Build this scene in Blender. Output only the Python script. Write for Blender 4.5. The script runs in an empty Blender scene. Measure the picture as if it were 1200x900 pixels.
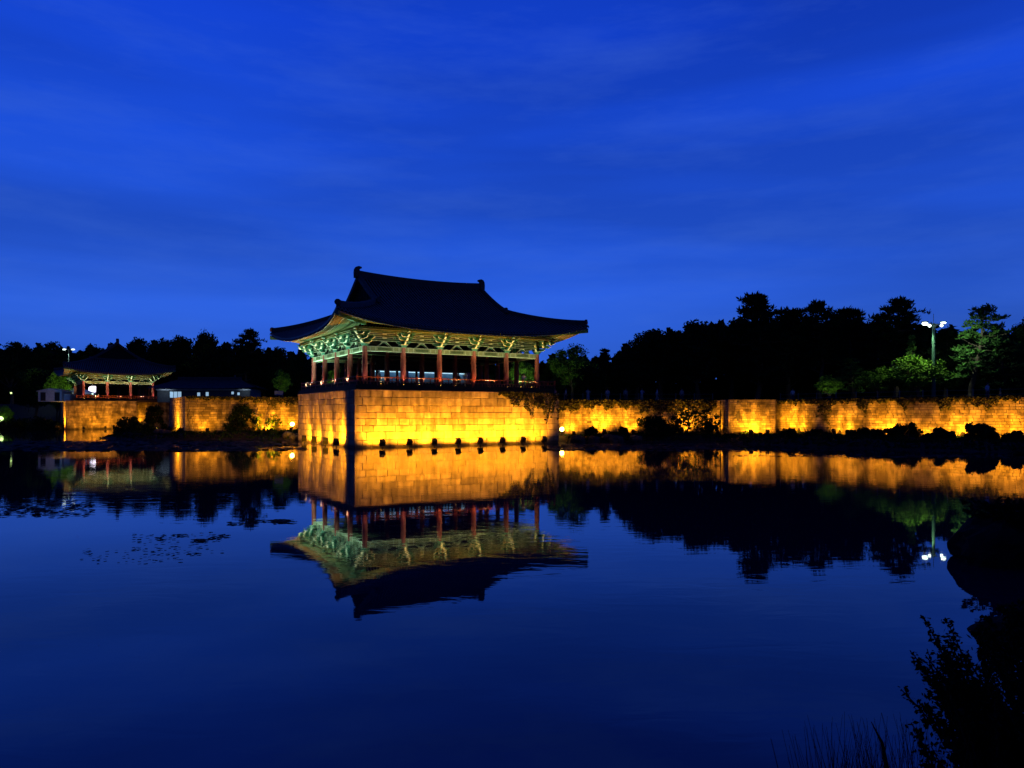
import bpy, bmesh, math, random
import numpy as np
from mathutils import Vector, Matrix

S = bpy.context.scene
COL = S.collection
PI = math.pi
R = math.radians

# ------------------------------------------------------------------ camera
FOC = 850.0 / 1200.0 * 36.0
CAM_H = 3.08
cam_d = bpy.data.cameras.new("camera")
cam_d.lens = FOC
cam_d.sensor_width = 36.0
cam_d.shift_y = 35.0 / 1200.0
cam_d.clip_start = 0.1
cam_d.clip_end = 9000
cam = bpy.data.objects.new("camera", cam_d)
cam.location = (0, 0, CAM_H)
cam.rotation_euler = (R(90), 0, 0)
COL.objects.link(cam)
S.camera = cam

# ------------------------------------------------------------------ world
SUN_EL, SUN_AZ = R(-3.0), R(200)
W = bpy.data.worlds.new("World")
S.world = W
W.use_nodes = True
nt = W.node_tree
nt.nodes.clear()


def N(tree, kind, **kw):
    n = tree.nodes.new(kind)
    for k, v in kw.items():
        setattr(n, k, v)
    return n


out = N(nt, "ShaderNodeOutputWorld")
bg = N(nt, "ShaderNodeBackground")
sky = N(nt, "ShaderNodeTexSky", sky_type="NISHITA", sun_disc=False)
sky.sun_elevation = SUN_EL
sky.sun_rotation = SUN_AZ
tc = N(nt, "ShaderNodeTexCoord")
sep = N(nt, "ShaderNodeSeparateXYZ")
nt.links.new(tc.outputs["Generated"], sep.inputs[0])
ramp = N(nt, "ShaderNodeValToRGB")
cr = ramp.color_ramp
cr.elements[0].position = 0.0
cr.elements[0].color = (0.022, 0.092, 0.52, 1)
cr.elements[1].position = 0.80
cr.elements[1].color = (0.0015, 0.012, 0.12, 1)
for p, c in ((0.06, (0.026, 0.106, 0.58, 1)), (0.13, (0.023, 0.106, 0.64, 1)), (0.22, (0.016, 0.096, 0.70, 1)), (0.34, (0.009, 0.072, 0.66, 1)), (0.46, (0.005, 0.050, 0.58, 1)), (0.52, (0.004, 0.042, 0.50, 1))):
    e = cr.elements.new(p)
    e.color = c
nt.links.new(sep.outputs["Z"], ramp.inputs[0])
# long thin dusk cloud bands, laid out on the sky dome itself
mp = N(nt, "ShaderNodeMapping")
mp.inputs["Scale"].default_value = (0.8, 0.8, 6.5)
mp.inputs["Rotation"].default_value = (R(2), R(7), 0)
mp.inputs["Location"].default_value = (0.6, 0.2, 0.3)
nt.links.new(tc.outputs["Generated"], mp.inputs[0])
n1 = N(nt, "ShaderNodeTexNoise")
n1.inputs["Scale"].default_value = 1.35
n1.inputs["Detail"].default_value = 5.0
n1.inputs["Roughness"].default_value = 0.42
n1.inputs["Distortion"].default_value = 0.35
nt.links.new(mp.outputs[0], n1.inputs["Vector"])
cm = N(nt, "ShaderNodeMapRange")
cm.inputs[1].default_value = 0.36
cm.inputs[2].default_value = 0.66
cm.inputs[3].default_value = 0.76
cm.inputs[4].default_value = 1.16
nt.links.new(n1.outputs[0], cm.inputs[0])
cmul = N(nt, "ShaderNodeMixRGB", blend_type="MULTIPLY")
cmul.inputs[0].default_value = 1.0
nt.links.new(ramp.outputs[0], cmul.inputs[1])
nt.links.new(cm.outputs[0], cmul.inputs[2])
# pale wisps
n2 = N(nt, "ShaderNodeTexNoise")
n2.inputs["Scale"].default_value = 2.6
n2.inputs["Detail"].default_value = 6.0
n2.inputs["Roughness"].default_value = 0.62
mp2 = N(nt, "ShaderNodeMapping")
mp2.inputs["Scale"].default_value = (1.6, 1.6, 8.0)
mp2.inputs["Location"].default_value = (3.1, 1.7, 0.4)
nt.links.new(tc.outputs["Generated"], mp2.inputs[0])
nt.links.new(mp2.outputs[0], n2.inputs["Vector"])
wm = N(nt, "ShaderNodeMapRange")
wm.inputs[1].default_value = 0.46
wm.inputs[2].default_value = 0.78
wm.inputs[3].default_value = 0.0
wm.inputs[4].default_value = 0.24
nt.links.new(n2.outputs[0], wm.inputs[0])
wmix = N(nt, "ShaderNodeMixRGB")
wmix.inputs[2].default_value = (0.060, 0.165, 0.66, 1)
nt.links.new(wm.outputs[0], wmix.inputs[0])
nt.links.new(cmul.outputs[0], wmix.inputs[1])
addn = N(nt, "ShaderNodeMixRGB", blend_type="ADD")
addn.inputs[0].default_value = 0.02
nt.links.new(wmix.outputs[0], addn.inputs[1])
nt.links.new(sky.outputs[0], addn.inputs[2])
# the afterglow side of the sky is ahead; the sky behind is already much darker
az = N(nt, "ShaderNodeMapRange")
az.inputs[1].default_value = -0.3
az.inputs[2].default_value = 0.65
az.inputs[3].default_value = 0.28
az.inputs[4].default_value = 1.0
nt.links.new(sep.outputs["Y"], az.inputs[0])
azm = N(nt, "ShaderNodeMixRGB", blend_type="MULTIPLY")
azm.inputs[0].default_value = 1.0
nt.links.new(addn.outputs[0], azm.inputs[1])
nt.links.new(az.outputs[0], azm.inputs[2])
nt.links.new(azm.outputs[0], bg.inputs[0])
bg.inputs[1].default_value = 1.0
nt.links.new(bg.outputs[0], out.inputs[0])

sl = bpy.data.lights.new("sun", "SUN")
sl.energy = 0.01
sl.angle = R(15)
sl.color = (1.0, 0.9, 0.8)
sun = bpy.data.objects.new("sun", sl)
sun.rotation_euler = (R(86), 0, R(20))
COL.objects.link(sun)

S.view_settings.view_transform = "Standard"
S.view_settings.look = "None"
S.view_settings.exposure = 0.0
S.view_settings.gamma = 1.0
S.cycles.use_denoising = True
S.cycles.max_bounces = 6
S.cycles.diffuse_bounces = 2
S.cycles.glossy_bounces = 3
S.cycles.transmission_bounces = 4
S.cycles.transparent_max_bounces = 6
S.cycles.sample_clamp_indirect = 6.0
S.cycles.caustics_reflective = False
S.cycles.caustics_refractive = False

# ------------------------------------------------------------------ helpers
rng = random.Random(7)


def px(x, Y):
    return (x - 600.0) / 850.0 * Y


def on_line(P, d, x):
    k = (x - 600.0) / 850.0
    s = (k * P[1] - P[0]) / (d[0] - k * d[1])
    return (P[0] + s * d[0], P[1] + s * d[1])


def zat(y, Y):
    return CAM_H + (485.0 - y) * Y / 850.0


class MB:
    """collects faces, then becomes one mesh object"""

    def __init__(self):
        self.v, self.f, self.m, self.t = [], [], [], []

    def face(self, pts, m=0, t=0.5):
        n = len(self.v)
        self.v.extend([tuple(p) for p in pts])
        self.f.append(tuple(range(n, n + len(pts))))
        self.m.append(m)
        self.t.append(t)

    def hexa(self, p, m=0, t=0.5, mats=None):
        # p: 4 bottom points (ccw from above), 4 top points
        n = len(self.v)
        self.v.extend([tuple(q) for q in p])
        fs = [(0, 3, 2, 1), (4, 5, 6, 7), (0, 1, 5, 4), (1, 2, 6, 5), (2, 3, 7, 6), (3, 0, 4, 7)]
        for i, q in enumerate(fs):
            self.f.append(tuple(n + a for a in q))
            self.m.append(mats[i] if mats else m)
            self.t.append(t)

    def box(self, c, s, rz=0.0, m=0, t=0.5, mats=None):
        hx, hy, hz = s[0] / 2, s[1] / 2, s[2] / 2
        ca, sa = math.cos(rz), math.sin(rz)
        P = []
        for z in (-hz, hz):
            for x, y in ((-hx, -hy), (hx, -hy), (hx, hy), (-hx, hy)):
                P.append((c[0] + x * ca - y * sa, c[1] + x * sa + y * ca, c[2] + z))
        self.hexa(P, m, t, mats)

    def tube(self, pts, rad, n=8, m=0, t=0.5, cap=True, capm=None):
        pts = [Vector(p) for p in pts]
        if not hasattr(rad, "__len__"):
            rad = [rad] * len(pts)
        base = len(self.v)
        for i, p in enumerate(pts):
            d = (pts[min(i + 1, len(pts) - 1)] - pts[max(i - 1, 0)]).normalized()
            a = Vector((0, 0, 1)) if abs(d.z) < 0.9 else Vector((1, 0, 0))
            u = d.cross(a).normalized()
            w = d.cross(u)
            for k in range(n):
                an = 2 * PI * k / n
                self.v.append(tuple(p + (u * math.cos(an) + w * math.sin(an)) * rad[i]))
        for i in range(len(pts) - 1):
            for k in range(n):
                a0 = base + i * n + k
                a1 = base + i * n + (k + 1) % n
                self.f.append((a0, a1, a1 + n, a0 + n))
                self.m.append(m)
                self.t.append(t)
        if cap:
            cmi = m if capm is None else capm
            self.f.append(tuple(base + k for k in range(n)))
            self.m.append(cmi)
            self.t.append(t)
            e = base + (len(pts) - 1) * n
            self.f.append(tuple(e + k for k in reversed(range(n))))
            self.m.append(cmi)
            self.t.append(t)

    def sweep(self, pts, w, h, m=0, t=0.5, round_top=True):
        """ridge with a vertical section swept along pts (pts = foot line)"""
        pts = [Vector(p) for p in pts]
        sec = [(-w / 2, -0.12), (-w / 2, h * 0.8), (-w / 4, h), (w / 4, h), (w / 2, h * 0.8), (w / 2, -0.12)]
        base = len(self.v)
        n = len(sec)
        for i, p in enumerate(pts):
            d = pts[min(i + 1, len(pts) - 1)] - pts[max(i - 1, 0)]
            d.z = 0
            d.normalize()
            s = Vector((-d.y, d.x, 0))
            for a, b in sec:
                self.v.append(tuple(p + s * a + Vector((0, 0, b))))
        for i in range(len(pts) - 1):
            for k in range(n):
                a0 = base + i * n + k
                a1 = base + i * n + (k + 1) % n
                self.f.append((a0, a0 + n, a1 + n, a1))
                self.m.append(m)
                self.t.append(t)
        self.f.append(tuple(base + k for k in range(n)))
        self.m.append(m)
        self.t.append(t)
        e = base + (len(pts) - 1) * n
        self.f.append(tuple(e + k for k in reversed(range(n))))
        self.m.append(m)
        self.t.append(t)

    def prism(self, poly, axis_o, ux, uy, un, th, m=0, t=0.5, edge_m=None):
        """polygon (a,b) in plane spanned by ux,uy at axis_o, thickness th along un"""
        o = Vector(axis_o)
        ux, uy, un = Vector(ux), Vector(uy), Vector(un)
        n = len(poly)
        base = len(self.v)
        for s in (-0.5, 0.5):
            for a, b in poly:
                self.v.append(tuple(o + ux * a + uy * b + un * (s * th)))
        self.f.append(tuple(base + k for k in reversed(range(n))))
        self.f.append(tuple(base + n + k for k in range(n)))
        self.m += [m, m]
        self.t += [t, t]
        em = m if edge_m is None else edge_m
        for k in range(n):
            k2 = (k + 1) % n
            self.f.append((base + k, base + k2, base + n + k2, base + n + k))
            self.m.append(em)
            self.t.append(t)

    def ball(self, c, r, m=0, t=0.5, nu=10, nv=7, jit=0.0, rg=None):
        base = len(self.v)
        if not hasattr(r, "__len__"):
            r = (r, r, r)
        for j in range(nv + 1):
            th = PI * j / nv
            for i in range(nu):
                ph = 2 * PI * i / nu
                q = 1.0 + (rg.uniform(-jit, jit) if rg else 0)
                self.v.append((c[0] + r[0] * q * math.sin(th) * math.cos(ph), c[1] + r[1] * q * math.sin(th) * math.sin(ph), c[2] + r[2] * q * math.cos(th)))
        for j in range(nv):
            for i in range(nu):
                a = base + j * nu + i
                b = base + j * nu + (i + 1) % nu
                self.f.append((a, a + nu, b + nu, b))
                self.m.append(m)
                self.t.append(t)

    def mesh(self, name, mats, smooth=False, tone=False):
        me = bpy.data.meshes.new(name)
        me.from_pydata(self.v, [], self.f)
        for mt in mats:
            me.materials.append(mt)
        me.polygons.foreach_set("material_index", self.m)
        if smooth:
            me.polygons.foreach_set("use_smooth", [True] * len(self.f))
        if tone:
            at = me.attributes.new("tone", "FLOAT", "FACE")
            at.data.foreach_set("value", self.t)
        me.update()
        return me

    def build(self, name, mats, parent=None, smooth=False, tone=False, loc=None, rz=0.0):
        if not isinstance(mats, (list, tuple)):
            mats = [mats]
        o = bpy.data.objects.new(name, self.mesh(name, mats, smooth, tone))
        COL.objects.link(o)
        if parent is not None:
            o.parent = parent
        if loc is not None:
            o.location = loc
            o.rotation_euler = (0, 0, rz)
        return o


def tag(o, label=None, cat=None, group=None, kind=None):
    if label:
        o["label"] = label
    if cat:
        o["category"] = cat
    if group:
        o["group"] = group
    if kind:
        o["kind"] = kind
    return o


def thing(name, loc, label, cat, group=None, rz=0.0):
    o = bpy.data.objects.new(name, None)
    o.empty_display_size = 0.3
    o.location = loc
    o.rotation_euler = (0, 0, rz)
    COL.objects.link(o)
    return tag(o, label, cat, group)


def copy_tree(o, parent=None):
    c = o.copy()
    COL.objects.link(c)
    if parent is not None:
        c.parent = parent
    for ch in o.children:
        copy_tree(ch, c)
    return c


def spot(name, loc, target, watts, color, cone=70, blend=0.8, radius=0.08, parent=None):
    l = bpy.data.lights.new(name, "SPOT")
    l.energy = watts
    l.color = color
    l.spot_size = R(cone)
    l.spot_blend = blend
    l.shadow_soft_size = radius
    o = bpy.data.objects.new(name, l)
    d = Vector(target) - Vector(loc)
    o.rotation_euler = d.to_track_quat("-Z", "Y").to_euler()
    o.location = loc
    COL.objects.link(o)
    if parent is not None:
        o.parent = parent
    return o


def point(name, loc, watts, color, radius=0.15, parent=None):
    l = bpy.data.lights.new(name, "POINT")
    l.energy = watts
    l.color = color
    l.shadow_soft_size = radius
    o = bpy.data.objects.new(name, l)
    o.location = loc
    COL.objects.link(o)
    if parent is not None:
        o.parent = parent
    return o


# ------------------------------------------------------------------ materials
def mat(name, col, rough=0.8, var=0.25, scale=3.0, col2=None, bump=0.0, bscale=None, spec=0.3, tone=0.0, metal=0.0, twoside=None):
    m = bpy.data.materials.new(name)
    m.use_nodes = True
    t = m.node_tree
    b = t.nodes["Principled BSDF"]
    b.inputs["Roughness"].default_value = rough
    b.inputs["Specular IOR Level"].default_value = spec
    b.inputs["Metallic"].default_value = metal
    tcn = N(t, "ShaderNodeTexCoord")
    no = N(t, "ShaderNodeTexNoise")
    no.inputs["Scale"].default_value = scale
    no.inputs["Detail"].default_value = 4.0
    t.links.new(tcn.outputs["Object"], no.inputs["Vector"])
    mx = N(t, "ShaderNodeMixRGB")
    c2 = col2 if col2 else tuple(c * (1 - var) for c in col)
    mx.inputs[1].default_value = (*c2, 1)
    mx.inputs[2].default_value = (*col, 1)
    rm = N(t, "ShaderNodeMapRange")
    rm.inputs[1].default_value = 0.35
    rm.inputs[2].default_value = 0.65
    t.links.new(no.outputs[0], rm.inputs[0])
    t.links.new(rm.outputs[0], mx.inputs[0])
    last = mx.outputs[0]
    if tone > 0:
        at = N(t, "ShaderNodeAttribute", attribute_name="tone")
        r2 = N(t, "ShaderNodeMapRange")
        r2.inputs[3].default_value = 1.0 - tone
        r2.inputs[4].default_value = 1.0 + tone
        t.links.new(at.outputs["Fac"], r2.inputs[0])
        mu = N(t, "ShaderNodeMixRGB", blend_type="MULTIPLY")
        mu.inputs[0].default_value = 1.0
        t.links.new(last, mu.inputs[1])
        t.links.new(r2.outputs[0], mu.inputs[2])
        last = mu.outputs[0]
    t.links.new(last, b.inputs["Base Color"])
    if bump > 0:
        nb = N(t, "ShaderNodeTexNoise")
        nb.inputs["Scale"].default_value = bscale or scale * 4
        nb.inputs["Detail"].default_value = 5.0
        t.links.new(tcn.outputs["Object"], nb.inputs["Vector"])
        bu = N(t, "ShaderNodeBump")
        bu.inputs["Strength"].default_value = bump
        bu.inputs["Distance"].default_value = 0.05
        t.links.new(nb.outputs[0], bu.inputs["Height"])
        t.links.new(bu.outputs[0], b.inputs["Normal"])
    return m


def emis(name, col, strength):
    m = bpy.data.materials.new(name)
    m.use_nodes = True
    b = m.node_tree.nodes["Principled BSDF"]
    b.inputs["Base Color"].default_value = (*col, 1)
    b.inputs["Emission Color"].default_value = (*col, 1)
    b.inputs["Emission Strength"].default_value = strength
    return m


M = {}
def stain(m, lo=0.62, zscale=0.12, scale=1.6):
    """rain streaks and a damp foot: dirt that belongs to the stone"""
    t = m.node_tree
    b = t.nodes["Principled BSDF"]
    src = b.inputs["Base Color"].links[0].from_socket
    tcn = N(t, "ShaderNodeTexCoord")
    mp_ = N(t, "ShaderNodeMapping")
    mp_.inputs["Scale"].default_value = (1, 1, zscale)
    t.links.new(tcn.outputs["Object"], mp_.inputs[0])
    no = N(t, "ShaderNodeTexNoise")
    no.inputs["Scale"].default_value = scale
    no.inputs["Detail"].default_value = 5
    t.links.new(mp_.outputs[0], no.inputs["Vector"])
    rm = N(t, "ShaderNodeMapRange")
    rm.inputs[1].default_value = 0.42
    rm.inputs[2].default_value = 0.60
    rm.inputs[3].default_value = lo
    rm.inputs[4].default_value = 1.0
    t.links.new(no.outputs[0], rm.inputs[0])
    sp = N(t, "ShaderNodeSeparateXYZ")
    t.links.new(tcn.outputs["Object"], sp.inputs[0])
    dm = N(t, "ShaderNodeMapRange")
    dm.inputs[1].default_value = 0.12
    dm.inputs[2].default_value = 0.42
    dm.inputs[3].default_value = 0.30
    dm.inputs[4].default_value = 1.0
    t.links.new(sp.outputs["Z"], dm.inputs[0])
    m1_ = N(t, "ShaderNodeMath", operation="MULTIPLY")
    t.links.new(rm.outputs[0], m1_.inputs[0])
    t.links.new(dm.outputs[0], m1_.inputs[1])
    mu = N(t, "ShaderNodeMixRGB", blend_type="MULTIPLY")
    mu.inputs[0].default_value = 1.0
    t.links.new(src, mu.inputs[1])
    t.links.new(m1_.outputs[0], mu.inputs[2])
    t.links.new(mu.outputs[0], b.inputs["Base Color"])


M["granite"] = mat("granite", (0.43, 0.36, 0.23), 0.85, scale=2.2, col2=(0.29, 0.23, 0.14), bump=0.5, bscale=14, tone=0.38)
M["oldstone"] = mat("old_stone", (0.38, 0.31, 0.19), 0.9, scale=1.1, col2=(0.17, 0.13, 0.08), bump=0.6, bscale=12, tone=0.4)
stain(M["granite"])
stain(M["oldstone"], 0.45, 0.25, 1.3)
M["mortar"] = mat("mortar", (0.06, 0.055, 0.05), 0.95)
M["tile"] = mat("roof_tile", (0.13, 0.135, 0.15), 0.5, scale=1.5, spec=0.5)
M["pan"] = mat("pan_tile_shade", (0.022, 0.023, 0.028), 0.85, scale=1.5, spec=0.1)  # gutter and one flank of each tile row darkened, shade painted in
M["ridge"] = mat("ridge_tile", (0.075, 0.078, 0.085), 0.75, scale=3, spec=0.2)
M["green"] = mat("dancheong_green", (0.055, 0.22, 0.13), 0.7, scale=6, col2=(0.03, 0.13, 0.09))
M["olive"] = mat("dancheong_olive", (0.17, 0.20, 0.09), 0.7, scale=5, col2=(0.09, 0.14, 0.06))
M["lintel"] = mat("lintel_paint", (0.40, 0.41, 0.21), 0.7, scale=5, col2=(0.30, 0.33, 0.16))
M["pale"] = mat("pale_paint", (0.62, 0.66, 0.50), 0.7, scale=6, col2=(0.46, 0.50, 0.36))
M["soffit"] = mat("soffit_paint", (0.50, 0.55, 0.40), 0.75, scale=4, col2=(0.36, 0.44, 0.30))
M["rafter"] = mat("rafter_paint", (0.50, 0.44, 0.29), 0.75, scale=4)
M["red"] = mat("red_column_paint", (0.21, 0.048, 0.034), 0.6, scale=4, col2=(0.15, 0.032, 0.022))
M["darkwood"] = mat("dark_wood", (0.035, 0.022, 0.018), 0.8, scale=4)
M["rail"] = mat("rail_paint", (0.26, 0.065, 0.04), 0.65, scale=5)
M["blackmetal"] = mat("black_metal", (0.012, 0.012, 0.013), 0.55, spec=0.3)
M["greymetal"] = mat("grey_metal", (0.12, 0.16, 0.15), 0.5, spec=0.4)
M["greenmetal"] = mat("green_metal", (0.03, 0.09, 0.075), 0.5, spec=0.4)
M["white"] = mat("white_paint", (0.72, 0.74, 0.76), 0.7)
M["greywall"] = mat("grey_plaster", (0.12, 0.125, 0.13), 0.85)
M["soil"] = mat("bank_soil", (0.020, 0.017, 0.014), 0.95, scale=1.2, bump=0.6, bscale=6)
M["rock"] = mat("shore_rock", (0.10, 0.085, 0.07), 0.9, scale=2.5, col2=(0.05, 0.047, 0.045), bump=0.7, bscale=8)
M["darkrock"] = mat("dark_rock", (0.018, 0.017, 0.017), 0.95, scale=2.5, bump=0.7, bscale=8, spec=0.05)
M["bark"] = mat("bark", (0.10, 0.075, 0.055), 0.95, scale=5, bump=0.5)
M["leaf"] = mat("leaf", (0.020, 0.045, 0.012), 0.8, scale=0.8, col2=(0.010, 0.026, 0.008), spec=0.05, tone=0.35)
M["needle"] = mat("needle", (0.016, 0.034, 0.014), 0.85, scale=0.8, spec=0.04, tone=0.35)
M["leaf_lit"] = mat("lit_leaf", (0.095, 0.215, 0.018), 0.7, scale=0.9, col2=(0.05, 0.125, 0.014), spec=0.1, tone=0.35)  # brighter copy of leaf for lamplit crowns; lamplight put into the colour
M["needle_lit"] = mat("lit_needle", (0.055, 0.14, 0.028), 0.75, scale=0.8, spec=0.1, tone=0.35)  # needle green raised for floodlit conifers, part of their light painted in
M["ivy"] = mat("ivy_leaf", (0.055, 0.060, 0.016), 0.7, scale=1.5, col2=(0.025, 0.030, 0.010), spec=0.1, tone=0.4)
M["pad"] = mat("lily_pad", (0.050, 0.042, 0.040), 0.8, scale=1.0, col2=(0.02, 0.018, 0.020), spec=0.06, tone=0.4)
M["skin"] = mat("skin", (0.45, 0.28, 0.20), 0.6)
M["hair"] = mat("dark_hair", (0.015, 0.012, 0.010), 0.6)
M["lens"] = emis("flood_lens", (1.0, 0.55, 0.08), 9.0)
M["lens_glow"] = emis("sodium_lamp_face", (1.0, 0.66, 0.16), 24.0)
M["lens_cool"] = emis("cool_lamp_face", (0.80, 1.0, 0.90), 9.0)
M["lens_violet"] = emis("violet_white_lamp_face", (0.92, 0.82, 1.0), 4.0)
M["lens_green"] = emis("green_white_lamp_face", (0.62, 0.92, 0.30), 2.5)
M["lens_small"] = emis("small_lamp_face", (0.75, 1.0, 0.85), 1.3)
M["lens_twin"] = emis("twin_lamp_face", (0.80, 1.0, 0.92), 1.8)
M["lit_window"] = emis("lit_window", (0.42, 0.66, 0.88), 0.65)
M["strip"] = emis("strip_light", (0.55, 0.80, 0.95), 0.9)

# ------------------------------------------------------------------ plan
A = Vector((-14.2, 65.4))
U = Vector((0.856, 0.517)).normalized()
V = Vector((-U.y, U.x))
ANG = math.atan2(U.y, U.x)
PL, PD = 22.4, 19.2           # platform length and depth
B = A + U * PL
C = A + V * PD
D = B + V * PD
ANG5 = R(36)
U5 = Vector((math.cos(ANG5), math.sin(ANG5)))
V5 = Vector((-U5.y, U5.x))
P0 = Vector((-87.8, 143.0))
P1 = P0 + U5 * 12.4
P0b = P0 + V5 * 14
W6a = P1 + V5 * 4
W6b = W6a + U5 * 16
W4s = Vector((-49.1, 104.0))
W4a = Vector((-40.6, 90.0))
W4b = W4a + U * 19.4
W1a, W1b = Vector((2.6, 84.5)), Vector((24.45, 85.2))
W2a, W2b = Vector((24.3, 81.5)), Vector((29.6, 81.5))
W3a = Vector((31.2, 86.0))
W3b = Vector((46.6, 66.0))
W3c = Vector((60.0, 50.0))
Z_PLAT, Z_W4, Z_W5, Z_W1 = 5.23, 5.2, 5.65, 4.62

plateau = [
    [(-300, 200), (-125, 165), tuple(P0b), tuple(P0), tuple(P1), tuple(W6a), tuple(W6b), (-60, 127), tuple(W4s), tuple(W4a), tuple(W4b), (-18, 92), (-10, 85), tuple(W1a), tuple(W1b), tuple(W2a), tuple(W2b), tuple(W3a), tuple(W3b), tuple(W3c), (80, 36), (400, 36), (400, 700), (-300, 700)],
    [tuple(A), tuple(B), tuple(D), tuple(C)],
]
water_poly = [(-125, 148), (-96, 160), (-60, 172), (-54, 112), (-54, 97), (-52, 91.0), (-46, 87.5), (-40, 86.8), (-33, 88.5), (-27.5, 86.5), (-20, 84), (3, 81.5), (8, 80.3), (16, 79.2), (21.5, 77.6), (24.5, 75.0), (26, 71), (29, 67), (34, 62), (41, 57.3), (60, 46), (78, 25), (45, 13.5), (16, 11.2), (9, 9.6), (6.8, 8.7), (4.9, 7.0), (3.4, 5.3), (1.7, 3.3), (-1, 2.3), (-30, 0), (-100, -5), (-170, 30), (-170, 120)]


def sdist(poly, X, Y):
    """signed distance, positive inside"""
    P = np.array(poly, float)
    n = len(P)
    d = np.full(X.shape, 1e9)
    ins = np.zeros(X.shape, bool)
    for i in range(n):
        a, b = P[i], P[(i + 1) % n]
        e = b - a
        t = np.clip(((X - a[0]) * e[0] + (Y - a[1]) * e[1]) / (e @ e), 0, 1)
        d = np.minimum(d, np.hypot(X - a[0] - t * e[0], Y - a[1] - t * e[1]))
        c = (a[1] > Y) != (b[1] > Y)
        with np.errstate(divide="ignore", invalid="ignore"):
            xi = a[0] + (Y - a[1]) * e[0] / (e[1] if e[1] != 0 else 1e-12)
        ins ^= c & (X < xi)
    return np.where(ins, d, -d)


def ground_z(X, Y):
    X = np.asarray(X, float)
    Y = np.asarray(Y, float)
    dp = np.maximum(sdist(plateau[0], X, Y), sdist(plateau[1], X, Y))
    dw = -sdist(water_poly, X, Y)
    nz = 0.12 * np.sin(X * 0.9 + Y * 0.35) + 0.10 * np.sin(X * 0.37 - Y * 1.1) + 0.06 * np.sin(X * 2.3 + Y * 1.9)
    near = Y < 40
    bank = np.where(dw > 0, np.minimum(dw * np.where(near, 0.7, 0.34), np.where(near, 1.5, 0.62)) + nz * np.clip(dw, 0, 1), np.maximum(dw * 0.6, -1.8))
    land = np.interp(X, [-85, -58, -45, -20, 4, 8, 60], [5.45, 5.35, 5.0, 5.0, 4.95, 4.42, 4.42])
    k = np.clip((dp - 0.15) / 1.0, 0, 1)
    # natural shore at the far left rises gently
    left = X < -97
    slope = np.clip((-sdist(water_poly, X, Y)) * 0.22, -1.5, 5.45)
    z = np.where(left, slope, bank * (1 - k) + land * k)
    return z


def gz(x, y):
    return float(ground_z(np.array([x]), np.array([y]))[0])


def axis(fine0, fine1, step, lo, hi, n=16):
    a = np.arange(fine0, fine1, step)
    g = np.geomspace(1, 1 + hi - fine1, n) - 1
    l = np.geomspace(1, 1 + fine0 - lo, n) - 1
    return np.unique(np.round(np.concatenate([fine0 - l[1:], a, fine1 + g]), 3))


xs = axis(-106, 62, 0.75, -4000, 4000, 22)
ys = np.unique(np.concatenate([axis(54, 172, 0.75, -600, 6000, 22), np.arange(-4, 20, 0.8)]))
GX, GY = np.meshgrid(xs, ys)
GZ = ground_z(GX, GY)
nx, ny = len(xs), len(ys)
verts = np.stack([GX.ravel(), GY.ravel(), GZ.ravel()], 1)
ii = np.arange((ny - 1) * (nx - 1))
r_, c_ = ii // (nx - 1), ii % (nx - 1)
q = r_ * nx + c_
faces = np.stack([q, q + 1, q + nx + 1, q + nx], 1)
me = bpy.data.meshes.new("ground")
me.from_pydata(verts.tolist(), [], faces.tolist())
me.materials.append(M["soil"])
go = bpy.data.objects.new("ground", me)
COL.objects.link(go)
tag(go, kind="structure")

# hills far behind
mb = MB()
prof = [(-900, 40), (-700, 66), (-560, 52), (-455, 64), (-395, 60), (-365, 66), (-330, 58), (-280, 62), (-200, 48), (-100, 36), (60, 20), (200, 34), (420, 46), (700, 38), (1000, 20)]
for (xa, za), (xb, zb) in zip(prof[:-1], prof[1:]):
    K = 8
    for k in range(K):
        x0, x1 = xa + (xb - xa) * k / K, xa + (xb - xa) * (k + 1) / K
        f0 = za + (zb - za) * (0.5 - 0.5 * math.cos(PI * k / K)) + 0.8 * math.sin(x0 * 0.31)
        f1 = za + (zb - za) * (0.5 - 0.5 * math.cos(PI * (k + 1) / K)) + 0.8 * math.sin(x1 * 0.31)
        mb.face([(x0, 560, 2), (x1, 560, 2), (x1, 640, f1 * 0.75), (x0, 640, f0 * 0.75)])
        mb.face([(x0, 640, f0 * 0.75), (x1, 640, f1 * 0.75), (x1, 700, f1), (x0, 700, f0)])
        mb.face([(x0, 700, f0), (x1, 700, f1), (x1, 900, 2), (x0, 900, 2)])
M["hill"] = mat("hill_wood", (0.010, 0.014, 0.010), 0.95, scale=0.05, bump=0.6, bscale=0.3, spec=0.0)
tag(mb.build("hills", M["hill"]), kind="structure")

# water
wm_ = bpy.data.materials.new("pond_water")
wm_.use_nodes = True
t = wm_.node_tree
b = t.nodes["Principled BSDF"]
b.inputs["Base Color"].default_value = (0.001, 0.003, 0.030, 1)
b.inputs["Roughness"].default_value = 0.018
b.inputs["IOR"].default_value = 1.40
b.inputs["Specular Tint"].default_value = (0.95, 0.82, 1.0, 1)
b.inputs["Specular IOR Level"].default_value = 0.5
tcw = N(t, "ShaderNodeTexCoord")
m1 = N(t, "ShaderNodeMapping")
m1.inputs["Scale"].default_value = (0.55, 1.5, 1.0)
t.links.new(tcw.outputs["Object"], m1.inputs[0])
w1 = N(t, "ShaderNodeTexNoise")
w1.inputs["Scale"].default_value = 1.5
w1.inputs["Detail"].default_value = 3.0
w1.inputs["Distortion"].default_value = 0.6
t.links.new(m1.outputs[0], w1.inputs["Vector"])
w2 = N(t, "ShaderNodeTexNoise")
w2.inputs["Scale"].default_value = 0.09
w2.inputs["Detail"].default_value = 2.0
t.links.new(tcw.outputs["Object"], w2.inputs["Vector"])
r1 = N(t, "ShaderNodeMapRange")
r1.inputs[1].default_value = 0.40
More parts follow.
